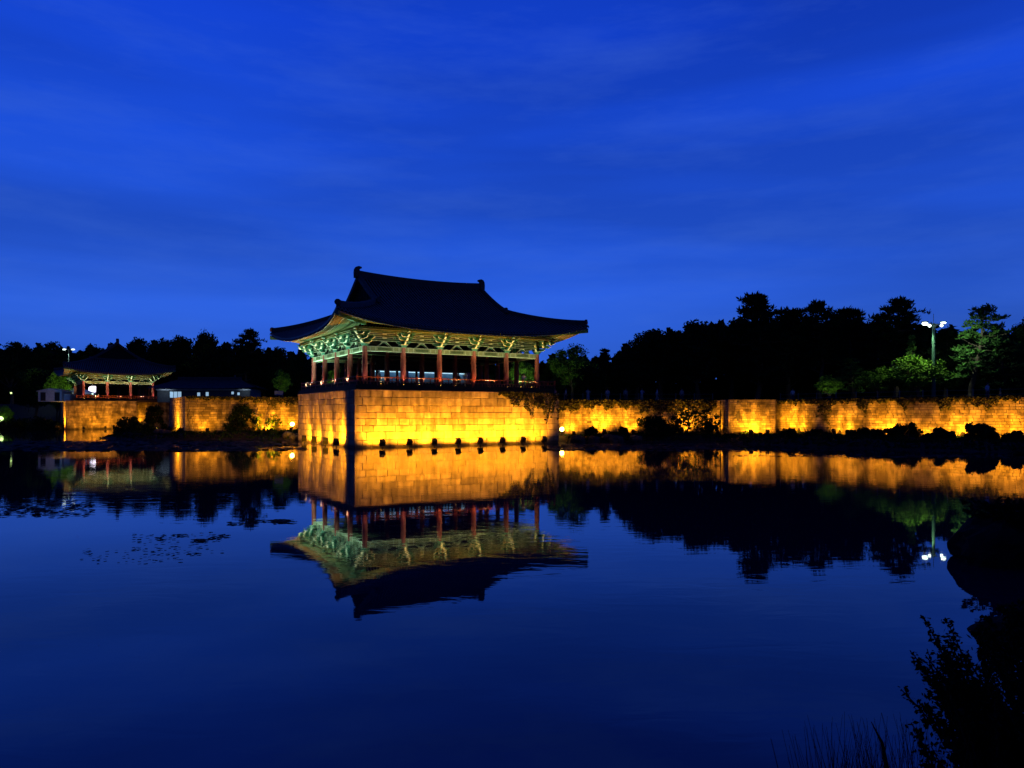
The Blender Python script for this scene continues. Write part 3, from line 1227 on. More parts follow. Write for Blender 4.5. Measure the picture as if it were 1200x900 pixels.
# ------------------------------------------------------------------ flood lights
AMBER = (1.0, 0.365, 0.010)
flood_proto = None


def flood_parts(root, lens, size=1.0, h=0.44):
    mb = MB()
    s = size
    # tilted housing: local +y faces the wall, tipped upward
    ca, sa = math.cos(R(28)), math.sin(R(28))

    def tp(x, y, z):
        return (x * s, (y * ca - z * sa) * s, h + (y * sa + z * ca) * s)

    w, dpt, hh = 0.23, 0.13, 0.27
    P_ = [tp(-w, -dpt, -hh * 0.8), tp(w, -dpt, -hh * 0.8), tp(w, dpt, -hh), tp(-w, dpt, -hh), tp(-w, -dpt, hh * 0.8), tp(w, -dpt, hh * 0.8), tp(w, dpt, hh), tp(-w, dpt, hh)]
    mb.hexa(P_)
    for k in range(4):
        zz_ = -0.16 + 0.11 * k
        mb.hexa([tp(-w * 0.8, -dpt - 0.05, zz_), tp(w * 0.8, -dpt - 0.05, zz_), tp(w * 0.8, -dpt + 0.01, zz_), tp(-w * 0.8, -dpt + 0.01, zz_), tp(-w * 0.8, -dpt - 0.05, zz_ + 0.03), tp(w * 0.8, -dpt - 0.05, zz_ + 0.03), tp(w * 0.8, -dpt + 0.01, zz_ + 0.03), tp(-w * 0.8, -dpt + 0.01, zz_ + 0.03)])
    # visor
    mb.hexa([tp(-w, dpt, hh - 0.02), tp(w, dpt, hh - 0.02), tp(w, dpt + 0.16, hh - 0.02), tp(-w, dpt + 0.16, hh - 0.02), tp(-w, dpt, hh), tp(w, dpt, hh), tp(w, dpt + 0.16, hh), tp(-w, dpt + 0.16, hh)])
    mb.build("housing", [M["blackmetal"]], root)
    mb = MB()
    mb.face([tp(-w * 0.85, dpt + 0.006, -hh * 0.85), tp(w * 0.85, dpt + 0.006, -hh * 0.85), tp(w * 0.85, dpt + 0.006, hh * 0.85), tp(-w * 0.85, dpt + 0.006, hh * 0.85)])
    mb.build("lens", [lens], root)
    mb = MB()
    for sx in (-1, 1):
        mb.box((sx * 0.25 * s, 0, h - 0.12 * s), (0.03, 0.06, 0.34 * s))
    mb.box((0, 0, h - 0.30 * s), (0.53 * s, 0.07, 0.04))
    mb.tube([(0, 0, -0.7), (0, 0, h - 0.3 * s)], 0.045, 8)
    mb.build("stand", [M["blackmetal"]], root)


def flood(pos, target, label, watts, group="floodlights aimed up at the stone walls", cone=95, color=AMBER, size=1.0, blend=0.9):
    """pos: ground point (x,y,z). target: point on the wall"""
    global flood_proto
    d = Vector(target) - Vector(pos)
    rz = math.atan2(d.y, d.x) - PI / 2
    if flood_proto is None:
        root = thing("flood_light", pos, label, "floodlight", group, rz)
        flood_parts(root, M["lens"])
        flood_proto = root
    else:
        root = copy_tree(flood_proto)
        tag(root, label, "floodlight", group)
        root.location = pos
        root.rotation_euler = (0, 0, rz)
    root.scale = (size,) * 3
    lp = Vector(pos) + Vector((d.x, d.y, 0)).normalized() * 0.40 * size + Vector((0, 0, 0.50 * size))
    spots.append((lp, target, watts, color, cone, blend))
    return root


spots = []
FLOOD_GAIN = 6.3
ordn = ["nearest to the front corner", "second from the front corner", "third from the front corner", "fourth from the front corner", "fifth from the front corner", "sixth from the front corner", "seventh from the front corner", "farthest from the front corner"]
front_px = [448, 480, 509, 537, 563, 589, 613, 638]
for i, x in enumerate(front_px):
    q = on_line(A - V * 1.85, U, x)
    wl = Vector(q) + V * 1.85
    flood((q[0], q[1], 0.0), (wl.x, wl.y, 1.75), "black floodlight in the water before the platform's long front wall, " + ordn[i], 350, cone=132)
left_px = [394, 381.5, 368, 356.5]
ordl = ["nearest to the corner", "second from the corner", "third from the corner", "farthest from the corner"]
for i, x in enumerate(left_px):
    q = on_line(A - U * 1.05, V, x)
    wl = Vector(on_line(A, V, [397, 377, 365, 355][i]))
    flood((q[0], q[1], 0.0), (wl.x, wl.y, 1.9), "black floodlight in the water before the platform's left wall, " + ordl[i], [820, 640, 560, 640][i], cone=[118, 100, 100, 100][i])


def wall_flood(x, P, d, n, off, label, watts, cone=95, size=0.8, ztgt=2.6, zb=None, color=AMBER):
    q = Vector(on_line(P, d, x))
    f = q + n * off
    z = gz(f.x, f.y) if zb is None else zb
    flood((f.x, f.y, z), (q.x, q.y, ztgt), label, watts, cone=cone, size=size, color=color)


# ivy wall
d1 = (W1b - W1a).normalized()
n1_ = Vector((d1.y, -d1.x))
for x, lb, w_ in ((670, "small black floodlight on the bank below the ivy wall, closest to the pavilion platform", 240), (705, "small black floodlight on the bank below the ivy wall, middle of three", 320), (738, "small black floodlight on the bank below the ivy wall, closest to the big dark shrub", 210)):
    wall_flood(x, W1a, d1, n1_, 2.0, lb, w_ * 1.8, ztgt=2.7, cone=115)
wall_flood(800, W1a, d1, n1_, 1.7, "small floodlight hidden behind the big dark shrub at the ivy wall", 520, ztgt=2.9, cone=120)
d2 = (W2b - W2a).normalized()
n2_ = Vector((d2.y, -d2.x))
for x, lb, w_ in ((873, "black floodlight at the stepped wall block, on its shaded corner side", 150), (892, "black floodlight at the stepped wall block, on the side of the long scalloped wall", 130)):
    wall_flood(x, W2a, d2, n2_, 2.0, lb, w_ * 2.4, size=0.9, ztgt=1.9, cone=115)
d3 = (W3b - W3a).normalized()
n3_ = Vector((d3.y, -d3.x))
w3l = ["beside the stepped wall block", "at the second light pool from the stepped block", "at the third light pool from the stepped block", "below the mast lamp's pole", "below the pale trunked pine", "below the far right end of the fence"]
wall_flood(836, W1a, d1, n1_, 1.5, "small floodlight behind the tall shrub at the ivy wall's shadowed end", 240, ztgt=2.6, cone=120)
for (x, w_), lb in zip(((932, 170), (990, 105), (1038, 150), (1083, 160), (1124, 130), (1180, 130)), w3l):
    wall_flood(x, W3a, d3, n3_, 2.3, "floodlight among shrubs under the long wall, " + lb, w_ * 3.2, cone=112, ztgt=2.2)
# left walls
d4 = U
n4_ = Vector((U.y, -U.x))
for x, w_, lb in ((240, 60, "small floodlight under the left wall, near its outer corner"), (312, 170, "small floodlight under the left wall, behind the lit bush"), (336, 80, "small floodlight under the left wall, tight beside the pavilion platform")):
    wall_flood(x, W4a, d4, n4_, 2.1, lb, w_ * 3.4, ztgt=2.8, cone=124)
dS = (W4a - W4s).normalized()
nS = Vector((dS.y, -dS.x))
wall_flood(208.5, W4s, dS, nS, 2.6, "floodlight at the bright return face beside the rocks", 900, cone=150, ztgt=1.8, zb=0.8)
# far embankment
n5 = Vector((U5.y, -U5.x))
for x, w_, lb in ((95, 110, "floodlight before the far embankment, nearest to its bright left corner"), (120, 150, "floodlight before the far embankment, middle of three"), (147, 90, "floodlight before the far embankment, nearest to the dark bushes")):
    wall_flood(x, P0, U5, n5, 4.5, lb, w_ * 2.6, cone=124, ztgt=2.8, zb=0.0)
q = P0 + V5 * 4 - U5 * 2.0
flood((q.x, q.y, 0.2), (q.x + U5.x * 2, q.y + U5.y * 2, 2.2), "floodlight round the far embankment's left corner", 900, cone=120)
q = W6a + U5 * 1.2 - V5 * 1.6
qq = W6a + U5 * 1.2
flood((q.x, q.y, 0.2), (qq.x, qq.y, 2.6), "floodlight in the recess right of the far embankment", 230, cone=70)
for sp in spots:
    spot("flood_lamp", sp[0], sp[1], sp[2] * FLOOD_GAIN, sp[3], cone=sp[4], blend=sp[5], radius=0.12)


# two bare glaring sodium lamps flanking the platform
def glare(pos, label, watts):
    root = thing("globe_lamp", pos, label, "lamp", "glaring lamps flanking the platform")
    mb = MB()
    mb.tube([(0, 0, -0.6), (0, 0, 0.42)], 0.04, 8)
    mb.box((0, 0.06, 0.44), (0.3, 0.2, 0.08))
    mb.build("stand", [M["blackmetal"]], root)
    mb = MB()
    mb.ball((0, 0, 0.70), 0.24, nu=14, nv=10)
    mb.build("globe", [M["lens_glow"]], root, smooth=True)
    point("globe_bulb", (pos[0], pos[1] - 0.4, pos[2] + 0.75), watts, AMBER, 0.2)
    return root


Yg = 86.0
glare((px(342.5, Yg), Yg, zat(497, Yg) - 0.7), "glaring yellow globe lamp at the left foot of the platform", 70)
Yg = 82.6
glare((px(658.5, Yg), Yg, zat(503, Yg) - 0.7), "glaring yellow globe lamp at the right foot of the platform", 60)


# eave lights of the pavilions: small up-lights on the deck edge
def uplight(pos, tgt, label, watts, color, cone=100, group="small up-lights on the pavilion decks", size=1.0, lens=None):
    watts *= 7.6
    root = thing("deck_light", pos, label, "up-light", group)
    mb = MB()
    mb.tube([(0, 0, 0), (0, 0, 0.16)], [0.09 * size, 0.11 * size], 10)
    mb.build("housing", [M["blackmetal"]], root)
    mb = MB()
    mb.tube([(0, 0, 0.161), (0, 0, 0.17)], 0.085 * size, 10)
    mb.build("lens", [lens or M["lens"]], root)
    spot("deck_lamp", (pos[0], pos[1], pos[2] + 0.2), tgt, watts, color, cone, 0.9, 0.06)
    return root


COOL = (0.55, 1.0, 0.74)
WARM = (0.96, 0.95, 0.42)
PINK = (1.0, 0.62, 0.50)
colx = [1.5 + 3.82 * i for i in range(6)]
colt = [1.5 + 4.175 * j for j in range(5)]
on_ = ["first", "second", "third", "fourth", "fifth", "sixth"]
for i in range(6):
    p = A + U * (colx[i] + (1.25 if i < 5 else -1.3)) + V * 0.52
    tg_ = p - V * 0.25
    uplight((p.x, p.y, 5.70), (tg_.x, tg_.y, 11.0), "warm up-light on the front deck edge beside the %s column from the near corner" % on_[i], [50, 88, 96, 92, 66, 42][i], [(0.80, 1.0, 0.62), (0.95, 1.0, 0.55), WARM, WARM, WARM, WARM][i], cone=130)
for j in range(5):
    p = A + U * 0.52 + V * (colt[j] + (1.3 if j < 4 else -1.3))
    tg_ = p - U * 0.25
    uplight((p.x, p.y, 5.70), (tg_.x, tg_.y, 11.0), "greenish up-light on the left deck edge beside the %s column from the near corner" % on_[j], 190, COOL, cone=130, lens=M["lens_green"])
# column base up-lights
for i, (w_, c_) in enumerate(((16, PINK), (26, PINK), (34, (1.0, 0.45, 0.16)), (36, (1.0, 0.45, 0.16)), (6, PINK), (2, PINK))):
    p = A + U * (colx[i] - 0.12) + V * 0.98
    tg_ = A + U * colx[i] + V * 1.35
    uplight((p.x, p.y, 5.70), (tg_.x, tg_.y, 7.1), "pinkish spot at the foot of the %s front column of the large pavilion" % on_[i], w_ * 1.3, c_, cone=40, size=0.7)
for j in range(1, 5):
    p = A + U * 0.98 + V * (colt[j] - 0.15)
    tg_ = A + U * 1.35 + V * colt[j]
    uplight((p.x, p.y, 5.70), (tg_.x, tg_.y, 7.1), "pinkish spot at the foot of the %s left side column of the large pavilion" % on_[j], 30, PINK, cone=42, size=0.7)
# small pavilion
for k in range(3):
    s = 3.0 + 4.23 * (k + 0.5)
    p = P0 + U5 * s + V5 * 0.7
    uplight((p.x, p.y, 6.0), (p.x, p.y, 12), "tiny warm up-light on the small distant pavilion's deck edge, %s bay from the left" % on_[k], 165, (0.80, 1.0, 0.62), cone=130)
for k in range(4):
    s = 3.0 + 4.23 * k
    p = P0 + U5 * (s + 0.1) + V5 * 0.9
    tg_ = P0 + U5 * s + V5 * 1.4
    uplight((p.x, p.y, 6.0), (tg_.x, tg_.y, 8.5), "pinkish spot at the foot of the %s front column of the small distant pavilion" % on_[k], 45, (1.0, 0.55, 0.55), cone=44, size=0.7)
p = P0 + U5 * 1.2 + V5 * 3.5
uplight((p.x, p.y, 6.0), (p.x - 0.2 * U5.x, p.y - 0.2 * U5.y, 11), "tiny up-light on the small distant pavilion's left deck edge", 60, (1.0, 0.75, 0.5), cone=120)


# ------------------------------------------------------------------ foliage generators
def leaf_cloud(P_, N_, size, rg, aspect=0.7, flat=0.0, m=0):
    """return verts,faces,tones for leaf quads at points P_ (n,3)"""
    n = len(P_)
    a = rg.normal(size=(n, 3))
    if flat:
        a[:, 2] *= 1 - flat
    a /= np.linalg.norm(a, axis=1)[:, None]
    b = rg.normal(size=(n, 3))
    b = np.cross(a, b)
    b /= np.linalg.norm(b, axis=1)[:, None]
    sz = size * rg.uniform(0.6, 1.35, (n, 1))
    u = a * sz * 0.5
    v = b * sz * 0.5 * aspect
    q = np.stack([P_ - u, P_ - u * 0.1 - v, P_ + u, P_ - u * 0.1 + v], 1).reshape(-1, 3)
    f = np.arange(4 * n).reshape(-1, 4)
    return q, f, rg.random(n)


def leaf_mesh(name, chunks, mt):
    vs, fs, ts = [], [], []
    o = 0
    for q, f, t_ in chunks:
        vs.append(q)
        fs.append(f + o)
        ts.append(t_)
        o += len(q)
    me = bpy.data.meshes.new(name)
    me.from_pydata(np.concatenate(vs).tolist(), [], np.concatenate(fs).tolist())
    me.materials.append(mt)
    at = me.attributes.new("tone", "FLOAT", "FACE")
    at.data.foreach_set("value", np.concatenate(ts))
    return me


def broadleaf(seed, mt, nclump=44, per=120, leaf=0.34, sx=3.6, sz=3.6, zc=6.2, low=False):
    """unit tree about 10 m tall"""
    rg = np.random.default_rng(seed)
    rp = random.Random(seed)
    mb = MB()
    tp = [(0, 0, 0)]
    x = y = 0
    for k in range(1, 6):
        x += rp.uniform(-0.25, 0.25)
        y += rp.uniform(-0.25, 0.25)
        tp.append((x, y, k * 1.25))
    mb.tube(tp, [0.32, 0.25, 0.21, 0.18, 0.14, 0.08], 8)
    chunks = []
    for k in range(nclump):
        th = rp.uniform(0, 2 * PI)
        u = rp.uniform(-0.85, 1.0)
        rr = math.sqrt(max(0.0, 1 - u * u)) * rp.uniform(0.55, 1.0)
        c = np.array([math.cos(th) * rr * sx, math.sin(th) * rr * sx, zc + u * sz * rp.uniform(0.85, 1.0)])
        r = rp.uniform(0.75, 1.35)
        d = rg.normal(size=(per, 3))
        d /= np.linalg.norm(d, axis=1)[:, None]
        d *= (rg.random((per, 1)) ** 0.45) * r * np.array([1.0, 1.0, 0.72])
        chunks.append(leaf_cloud(c + d, None, leaf, rg))
        if k % 2 == 0:
            b0 = Vector(tp[min(5, 2 + k % 4)])
            ce = Vector(c)
            mid = (b0 + ce) / 2 + Vector((0, 0, -0.25))
            mb.tube([b0, mid, ce], [0.09, 0.06, 0.025], 5)
    # core fill so the sky only shows near the outline
    d = rg.normal(size=(per * 10, 3))
    d /= np.linalg.norm(d, axis=1)[:, None]
    d *= (rg.random((per * 10, 1)) ** 0.4) * np.array([sx * 0.82, sx * 0.82, sz * 0.8])
    chunks.append(leaf_cloud(np.array([0, 0, zc]) + d, None, leaf * 1.3, rg))
    return mb.mesh("trunk", [M["bark"]], smooth=True), leaf_mesh("crown", chunks, mt)


def pine(seed, mt, npad=20, per=70, top=10.0, zlow=4.3, spread=3.0, conical=False, tuft=0.5):
    rg = np.random.default_rng(seed)
    rp = random.Random(seed)
    mb = MB()
    tp, x, y = [(0, 0, 0)], 0, 0
    K = 7
    for k in range(1, K + 1):
        x += rp.uniform(-0.28, 0.28)
        y += rp.uniform(-0.28, 0.28)
        tp.append((x, y, top * 0.96 * k / K))
    mb.tube(tp, [0.26 * (1 - 0.85 * k / K) + 0.02 for k in range(K + 1)], 8)
    chunks = []
    for k in range(npad):
        f = (k + 0.5) / npad
        z = zlow + (top - zlow) * f
        if conical:
            rad = spread * (1 - f) ** 0.8 * rp.uniform(0.6, 1.0) + 0.15
        else:
            rad = spread * (math.sin(PI * min(1, 0.22 + 0.78 * f)) ** 0.6) * rp.uniform(0.45, 1.0)
            if f > 0.93:
                rad *= 0.4
        th = k * 2.4 + rp.uniform(-0.5, 0.5)
        i = min(K, int(z / (top * 0.96) * K))
        b0 = Vector(tp[i]) + (Vector(tp[min(K, i + 1)]) - Vector(tp[i])) * 0.3
        b0.z = min(b0.z, z)
        c = Vector((b0.x + math.cos(th) * rad, b0.y + math.sin(th) * rad, z + rp.uniform(-0.1, 0.25)))
        mb.tube([b0, (b0 + c) / 2 + Vector((0, 0, -0.1)), c], [0.075, 0.05, 0.02], 5)
        rr = rp.uniform(0.75, 1.25) * (0.55 + 0.45 * (1 - f) if conical else 1.0)
        # tufts in a flattened pad, each a spray of narrow blades
        for s in range(per // 5):
            d = rg.normal(size=3)
            d /= np.linalg.norm(d)
            d *= (rg.random() ** 0.4) * rr * np.array([1.15, 1.15, 0.36])
            along = Vector((b0.x, b0.y, 0)) - Vector((c.x, c.y, 0))
            fr = rg.random() * 0.55
            ce = np.array([c.x + along.x * fr, c.y + along.y * fr, c.z]) + d
            n = 9
            dirs = rg.normal(size=(n, 3))
            dirs[:, 2] = np.abs(dirs[:, 2]) * 0.9 + 0.1
            dirs /= np.linalg.norm(dirs, axis=1)[:, None]
            sz = tuft * rg.uniform(0.7, 1.3, (n, 1))
            side = np.cross(dirs, rg.normal(size=(n, 3)))
            side /= np.linalg.norm(side, axis=1)[:, None]
            w = 0.075
            q = np.stack([np.broadcast_to(ce, (n, 3)) - side * w * 0.5, ce + dirs * sz * 0.6 - side * w, ce + dirs * sz, ce + dirs * sz * 0.6 + side * w], 1).reshape(-1, 3)
            chunks.append((q, np.arange(4 * n).reshape(-1, 4), np.full(n, rg.random())))
    return mb.mesh("trunk", [M["bark"]], smooth=True), leaf_mesh("crown", chunks, mt)


kinds = {
    "broad1": broadleaf(11, M["leaf"]),
    "broad2": broadleaf(12, M["leaf"], sx=3.0, sz=3.9, zc=5.9),
    "broad3": broadleaf(13, M["leaf"], sx=4.2, sz=3.0, zc=6.6),
    "broad_lit": broadleaf(14, M["leaf_lit"], sx=3.9, sz=3.2, zc=6.2, leaf=0.30),
    "pine1": pine(21, M["needle"], 40, 110, zlow=2.6, spread=3.2),
    "pine2": pine(22, M["needle"], 34, 110, zlow=3.9, spread=3.6),
    "pine3": pine(23, M["needle"], 44, 110, zlow=1.8, spread=3.2),
    "pine_lit": pine(24, M["needle_lit"], 24, 70, zlow=2.6, spread=2.9),
    "fir_lit": pine(25, M["needle_lit"], 26, 60, zlow=1.0, spread=2.2, conical=True),
    "fir": pine(26, M["needle"], 30, 60, zlow=1.0, spread=2.4, conical=True),
}
UNIT_W = {"broad1": 9.2, "broad2": 8.0, "broad3": 10.4, "broad_lit": 9.6, "pine1": 7.8, "pine2": 8.6, "pine3": 7.0, "pine_lit": 7.4, "fir_lit": 5.2, "fir": 5.6}


def tree(kind, x, Y, ytop, wpx, label, name=None, rot=0.0, group="trees on the land behind the pond walls", zg=None):
    X = px(x, Y)
    z0 = gz(X, Y) if zg is None else zg
    zt = zat(ytop, Y)
    H = zt - z0
    wid = wpx * Y / 850.0
    nm = name or ("pine_tree" if "pine" in kind else ("fir_tree" if "fir" in kind else "broadleaf_tree"))
    root = thing(nm, (X, Y, z0), label, "tree", group, rot)
    sx = wid / UNIT_W[kind]
    root.scale = (sx, sx, H / 10.3)
    for me_, n_ in zip(kinds[kind], ("trunk", "crown")):
        o = bpy.data.objects.new(n_, me_)
        COL.objects.link(o)
        o.parent = root
    return root


# right bank
TR = [
    ("broad_lit", 672, 100, 400, 66, "leafy tree lit green from below just right of the large pavilion's roof tip"),
    ("fir", 709, 104, 408, 34, "small spiky dark tree between the lit tree and the black tree mass"),
    ("broad_lit", 610, 99, 418, 44, "green lit tree seen between the large pavilion's right hand columns"),
    ("broad1", 746, 100, 398, 74, "round dark tree at the low left end of the black tree mass"),
    ("broad3", 776, 104, 382, 104, "broad dome shaped dark tree, second in the black tree mass"),
    ("broad1", 818, 100, 376, 96, "dark rounded tree above the big shrub of the ivy wall"),
    ("broad3", 856, 106, 369, 96, "dark tree tucked against the left flank of the tallest pine"),
    ("pine3", 886, 98, 346, 84, "tallest dark pine above the stepped wall block"),
    ("pine1", 925, 102, 363, 88, "dark pine just right of the tallest pine"),
    ("pine2", 962, 100, 355, 84, "dark pine with ragged double top midway between tallest pine and mast lamp"),
    ("pine3", 998, 104, 362, 76, "narrow dark pine left of the open crowned pine"),
    ("pine2", 1047, 94, 353, 92, "open crowned pine with bare trunks left of the mast lamp"),
    ("broad2", 1108, 106, 384, 60, "dark tree directly behind the mast lamp's pole"),
    ("pine_lit", 1137, 86, 360, 84, "pine with pale lit trunk and green lit boughs right of the mast lamp"),
    ("broad3", 1172, 104, 388, 70, "low dark tree right of the pale trunked pine"),
    ("broad1", 1208, 92, 371, 62, "dark tree cut off by the right border of the picture"),
    ("broad_lit", 1076, 86, 414, 84, "bright green maple lit from above at the mast lamp's foot"),
    ("fir_lit", 1066, 88, 392, 26, "slim young conifer glowing green above the bright maple"),
    ("broad_lit", 1030, 88, 428, 60, "dim green bushy tree left of the bright maple"),
    ("pine_lit", 1003, 92, 420, 40, "thin stemmed young pine half hidden in the dark left of the maple"),
    ("broad_lit", 972, 90, 438, 40, "small rounded bush-like tree faintly lit behind the scalloped wall"),
    ("pine3", 1176, 84, 400, 60, "drooping dark conifer between the pale trunked pine and the picture's right border"),
    ("broad3", 735, 96, 425, 60, "low dark tree behind the walkway people"),
    ("broad1", 690, 94, 428, 50, "dim low tree behind the walkway just right of the pavilion deck"),
    # left bank
    ("broad3", 14, 185, 398, 66, "dark tree cut off by the left border of the picture"),
    ("broad1", 62, 190, 401, 60, "dark rounded tree behind the twin headed lamp post"),
    ("broad2", 112, 214, 403, 50, "dark tree right of the twin headed lamp post"),
    ("broad1", 163, 185, 396, 56, "dark tree rising right of the small pavilion's roof peak"),
    ("broad3", 205, 165, 390, 66, "wide dark tree above the small pavilion's right eave"),
    ("broad2", 240, 160, 385, 58, "tall dark tree over the grey tiled house"),
    ("pine2", 289, 150, 388, 56, "stand-alone dark pine with separate crown between grey house and pavilion"),
    ("broad1", 328, 150, 407, 50, "dark tree beyond the large pavilion's left roof tip"),
    ("broad2", 350, 155, 412, 44, "dark tree partly behind the large pavilion's left roof tip"),
    ("broad_lit", 66, 160, 431, 40, "yellow green lit tree beside the white kiosk"),
    ("broad1", 42, 162, 431, 60, "dark tree behind the white kiosk"),
    ("broad_lit", 331, 118, 432, 26, "small lit tree left of the large pavilion's deck"),
    ("broad_lit", 5, 152, 474, 24, "small faintly lit bush-like tree at the left border"),
    ("broad_lit", 398, 118, 428, 40, "green lit tree glimpsed between the large pavilion's left columns"),
    ("broad2", 262, 165, 404, 60, "lower dark tree filling behind the grey tiled house"),
    ("broad2", 310, 160, 418, 60, "low dark tree right behind the stand-alone pine"),
]
for i, (k, x, Y, yt, w_, lb) in enumerate(TR):
    tree(k, x, Y, yt, w_, lb, rot=i * 1.7)


# far woods that read as one black mass
def woods(name, x0, x1, Y0, Y1, prof_pts, n, seed, leaf):
    rg = np.random.default_rng(seed)
    xp = rg.uniform(x0, x1, n)
    Y = rg.uniform(Y0, Y1, n)
    X = (xp - 600) / 850 * Y
    g = ground_z(X, Y)
    top = np.interp(xp, [p[0] for p in prof_pts], [p[1] for p in prof_pts])
    lump = 4 * np.sin(xp * 0.23) + 3 * np.sin(xp * 0.51 + 1)
    zt = CAM_H + (485 - (top + lump)) * Y / 850
    z = g + (zt - g) * rg.random(n) ** 0.8
    ch = [leaf_cloud(np.stack([X, Y, z], 1), None, leaf, rg)]
    o = bpy.data.objects.new(name, leaf_mesh(name, ch, M["leaf"]))
    COL.objects.link(o)
    return tag(o, "dark far wood that reads as one black mass", "wood", kind="stuff")


woods("woodland", 400, 1260, 112, 122, [(400, 424), (640, 424), (715, 420), (735, 410), (760, 396), (800, 388), (860, 380), (960, 378), (1050, 382), (1140, 390), (1260, 386)], 26000, 3, 1.3)["label"] = "black far wood behind the trees of the right bank"
woods("woodland", -40, 420, 205, 225, [(-40, 405), (60, 410), (100, 412), (150, 408), (220, 403), (300, 410), (360, 418), (420, 425)], 13000, 4, 1.9)["label"] = "black far wood behind the left bank's buildings"


# ------------------------------------------------------------------ ivy
def ivy(name, P, d, n, s0, s1, zt, drop, cnt, label, seed, size=0.22):
    rg = np.random.default_rng(seed)
    s = rg.uniform(s0, s1, cnt)
    fr = (s - s0) / (s1 - s0)
    dp = np.interp(fr, np.linspace(0, 1, len(drop)), drop)
    dp = dp * (0.75 + 0.25 * np.sin(s * 3.1) + 0.15 * np.sin(s * 7.7))
    z = zt + 0.08 - dp * rg.random(cnt) ** 1.35
    off = rg.uniform(0.03, 0.22, cnt)
    X = P[0] + d[0] * s + n[0] * off
    Y = P[1] + d[1] * s + n[1] * off
    ch = [leaf_cloud(np.stack([X, Y, z], 1), None, size, rg, aspect=0.85)]
    o = bpy.data.objects.new(name, leaf_mesh(name, ch, M["ivy"]))
    COL.objects.link(o)
    return tag(o, label, "ivy")


ivy("ivy", A, U, -V, 15.0, 22.3, Z_PLAT, [0.3, 1.1, 2.0, 2.6, 2.9, 3.0, 3.6], 1100, "ivy hanging over the right end of the platform's front wall", 31)
ivy("ivy", W1a, d1, n1_, 2.6, 21.4, Z_W1, [2.6, 1.5, 1.2, 1.0, 1.2, 1.0, 1.3, 2.0, 2.4, 2.4, 2.2, 2.0, 1.0], 3400, "ivy draped along the top of the wall right of the platform", 32)
ivy("ivy", W4a, U, n4_, 0.2, 15.0, Z_W4, [0.3, 0.5, 0.4, 0.6, 0.9, 1.4, 1.2, 2.0], 1500, "thin ivy creeping on the left wall near the platform", 33)
gaps = [on_line(W3a, d3, g) for g in (968, 1013, 1062, 1104, 1152)]
gaps = [(Vector(g) - W3a).length for g in gaps]
drops = [0.45 + 0.25 * math.sin(k * 1.9) + sum(w_ * math.exp(-((0.4 + 24.6 * k / 119 - g) / 0.75) ** 2) for g, w_ in zip(gaps, (2.8, 1.2, 0.8, 1.1, 1.5))) for k in range(120)]
ivy("ivy", W3a, d3, n3_, 0.4, 25.0, Z_W1, drops, 3600, "patchy ivy hanging between the light pools of the long scalloped wall", 34)


# ------------------------------------------------------------------ shrubs
def shrub(x, Y, ytop, wpx, label, seed, mt="leaf", dens=1.0, zb=None, dep=1.0, leaf=0.26, name="shrub", group="shrubs on the pond bank", Xabs=None):
    rg = np.random.default_rng(seed)
    rp = random.Random(seed)
    X = px(x, Y) if Xabs is None else Xabs
    zg = (gz(X, Y) if zb is None else zb) - 0.05
    H = zat(ytop, Y) - zg
    Wd = wpx * Y / 850.0 / 2
    root = thing(name, (X, Y, zg), label, "shrub", group)
    mb = MB()
    ch = []
    nst = 7
    for k in range(nst):
        th = rp.uniform(0, 2 * PI)
        rr = rp.uniform(0.2, 0.75)
        e = Vector((math.cos(th) * Wd * rr, math.sin(th) * Wd * rr * dep, H * rp.uniform(0.5, 0.85)))
        mb.tube([(0, 0, 0), e * 0.5 + Vector((0, 0, H * 0.08)), e], [0.05, 0.035, 0.015], 5)
    mb.build("stem", [M["bark"]], root)
    ncl = int(22 * dens)
    for k in range(ncl):
        th = rp.uniform(0, 2 * PI)
        u = rp.random()
        rr = math.sqrt(1 - (u * 0.92) ** 2) * rp.uniform(0.3, 0.9)
        c = np.array([math.cos(th) * rr * Wd, math.sin(th) * rr * Wd * dep, H * (0.08 + 0.80 * u)])
        r = rp.uniform(0.2, 0.34) * min(Wd, H * 0.9)
        nn = int(80 * dens)
        d = rg.normal(size=(nn, 3))
        d /= np.linalg.norm(d, axis=1)[:, None]
        d *= (rg.random((nn, 1)) ** 0.45) * r
        ch.append(leaf_cloud(c + d, None, leaf, rg))
    o = bpy.data.objects.new("foliage", leaf_mesh("foliage", ch, M[mt]))
    COL.objects.link(o)
    o.parent = root
    return root


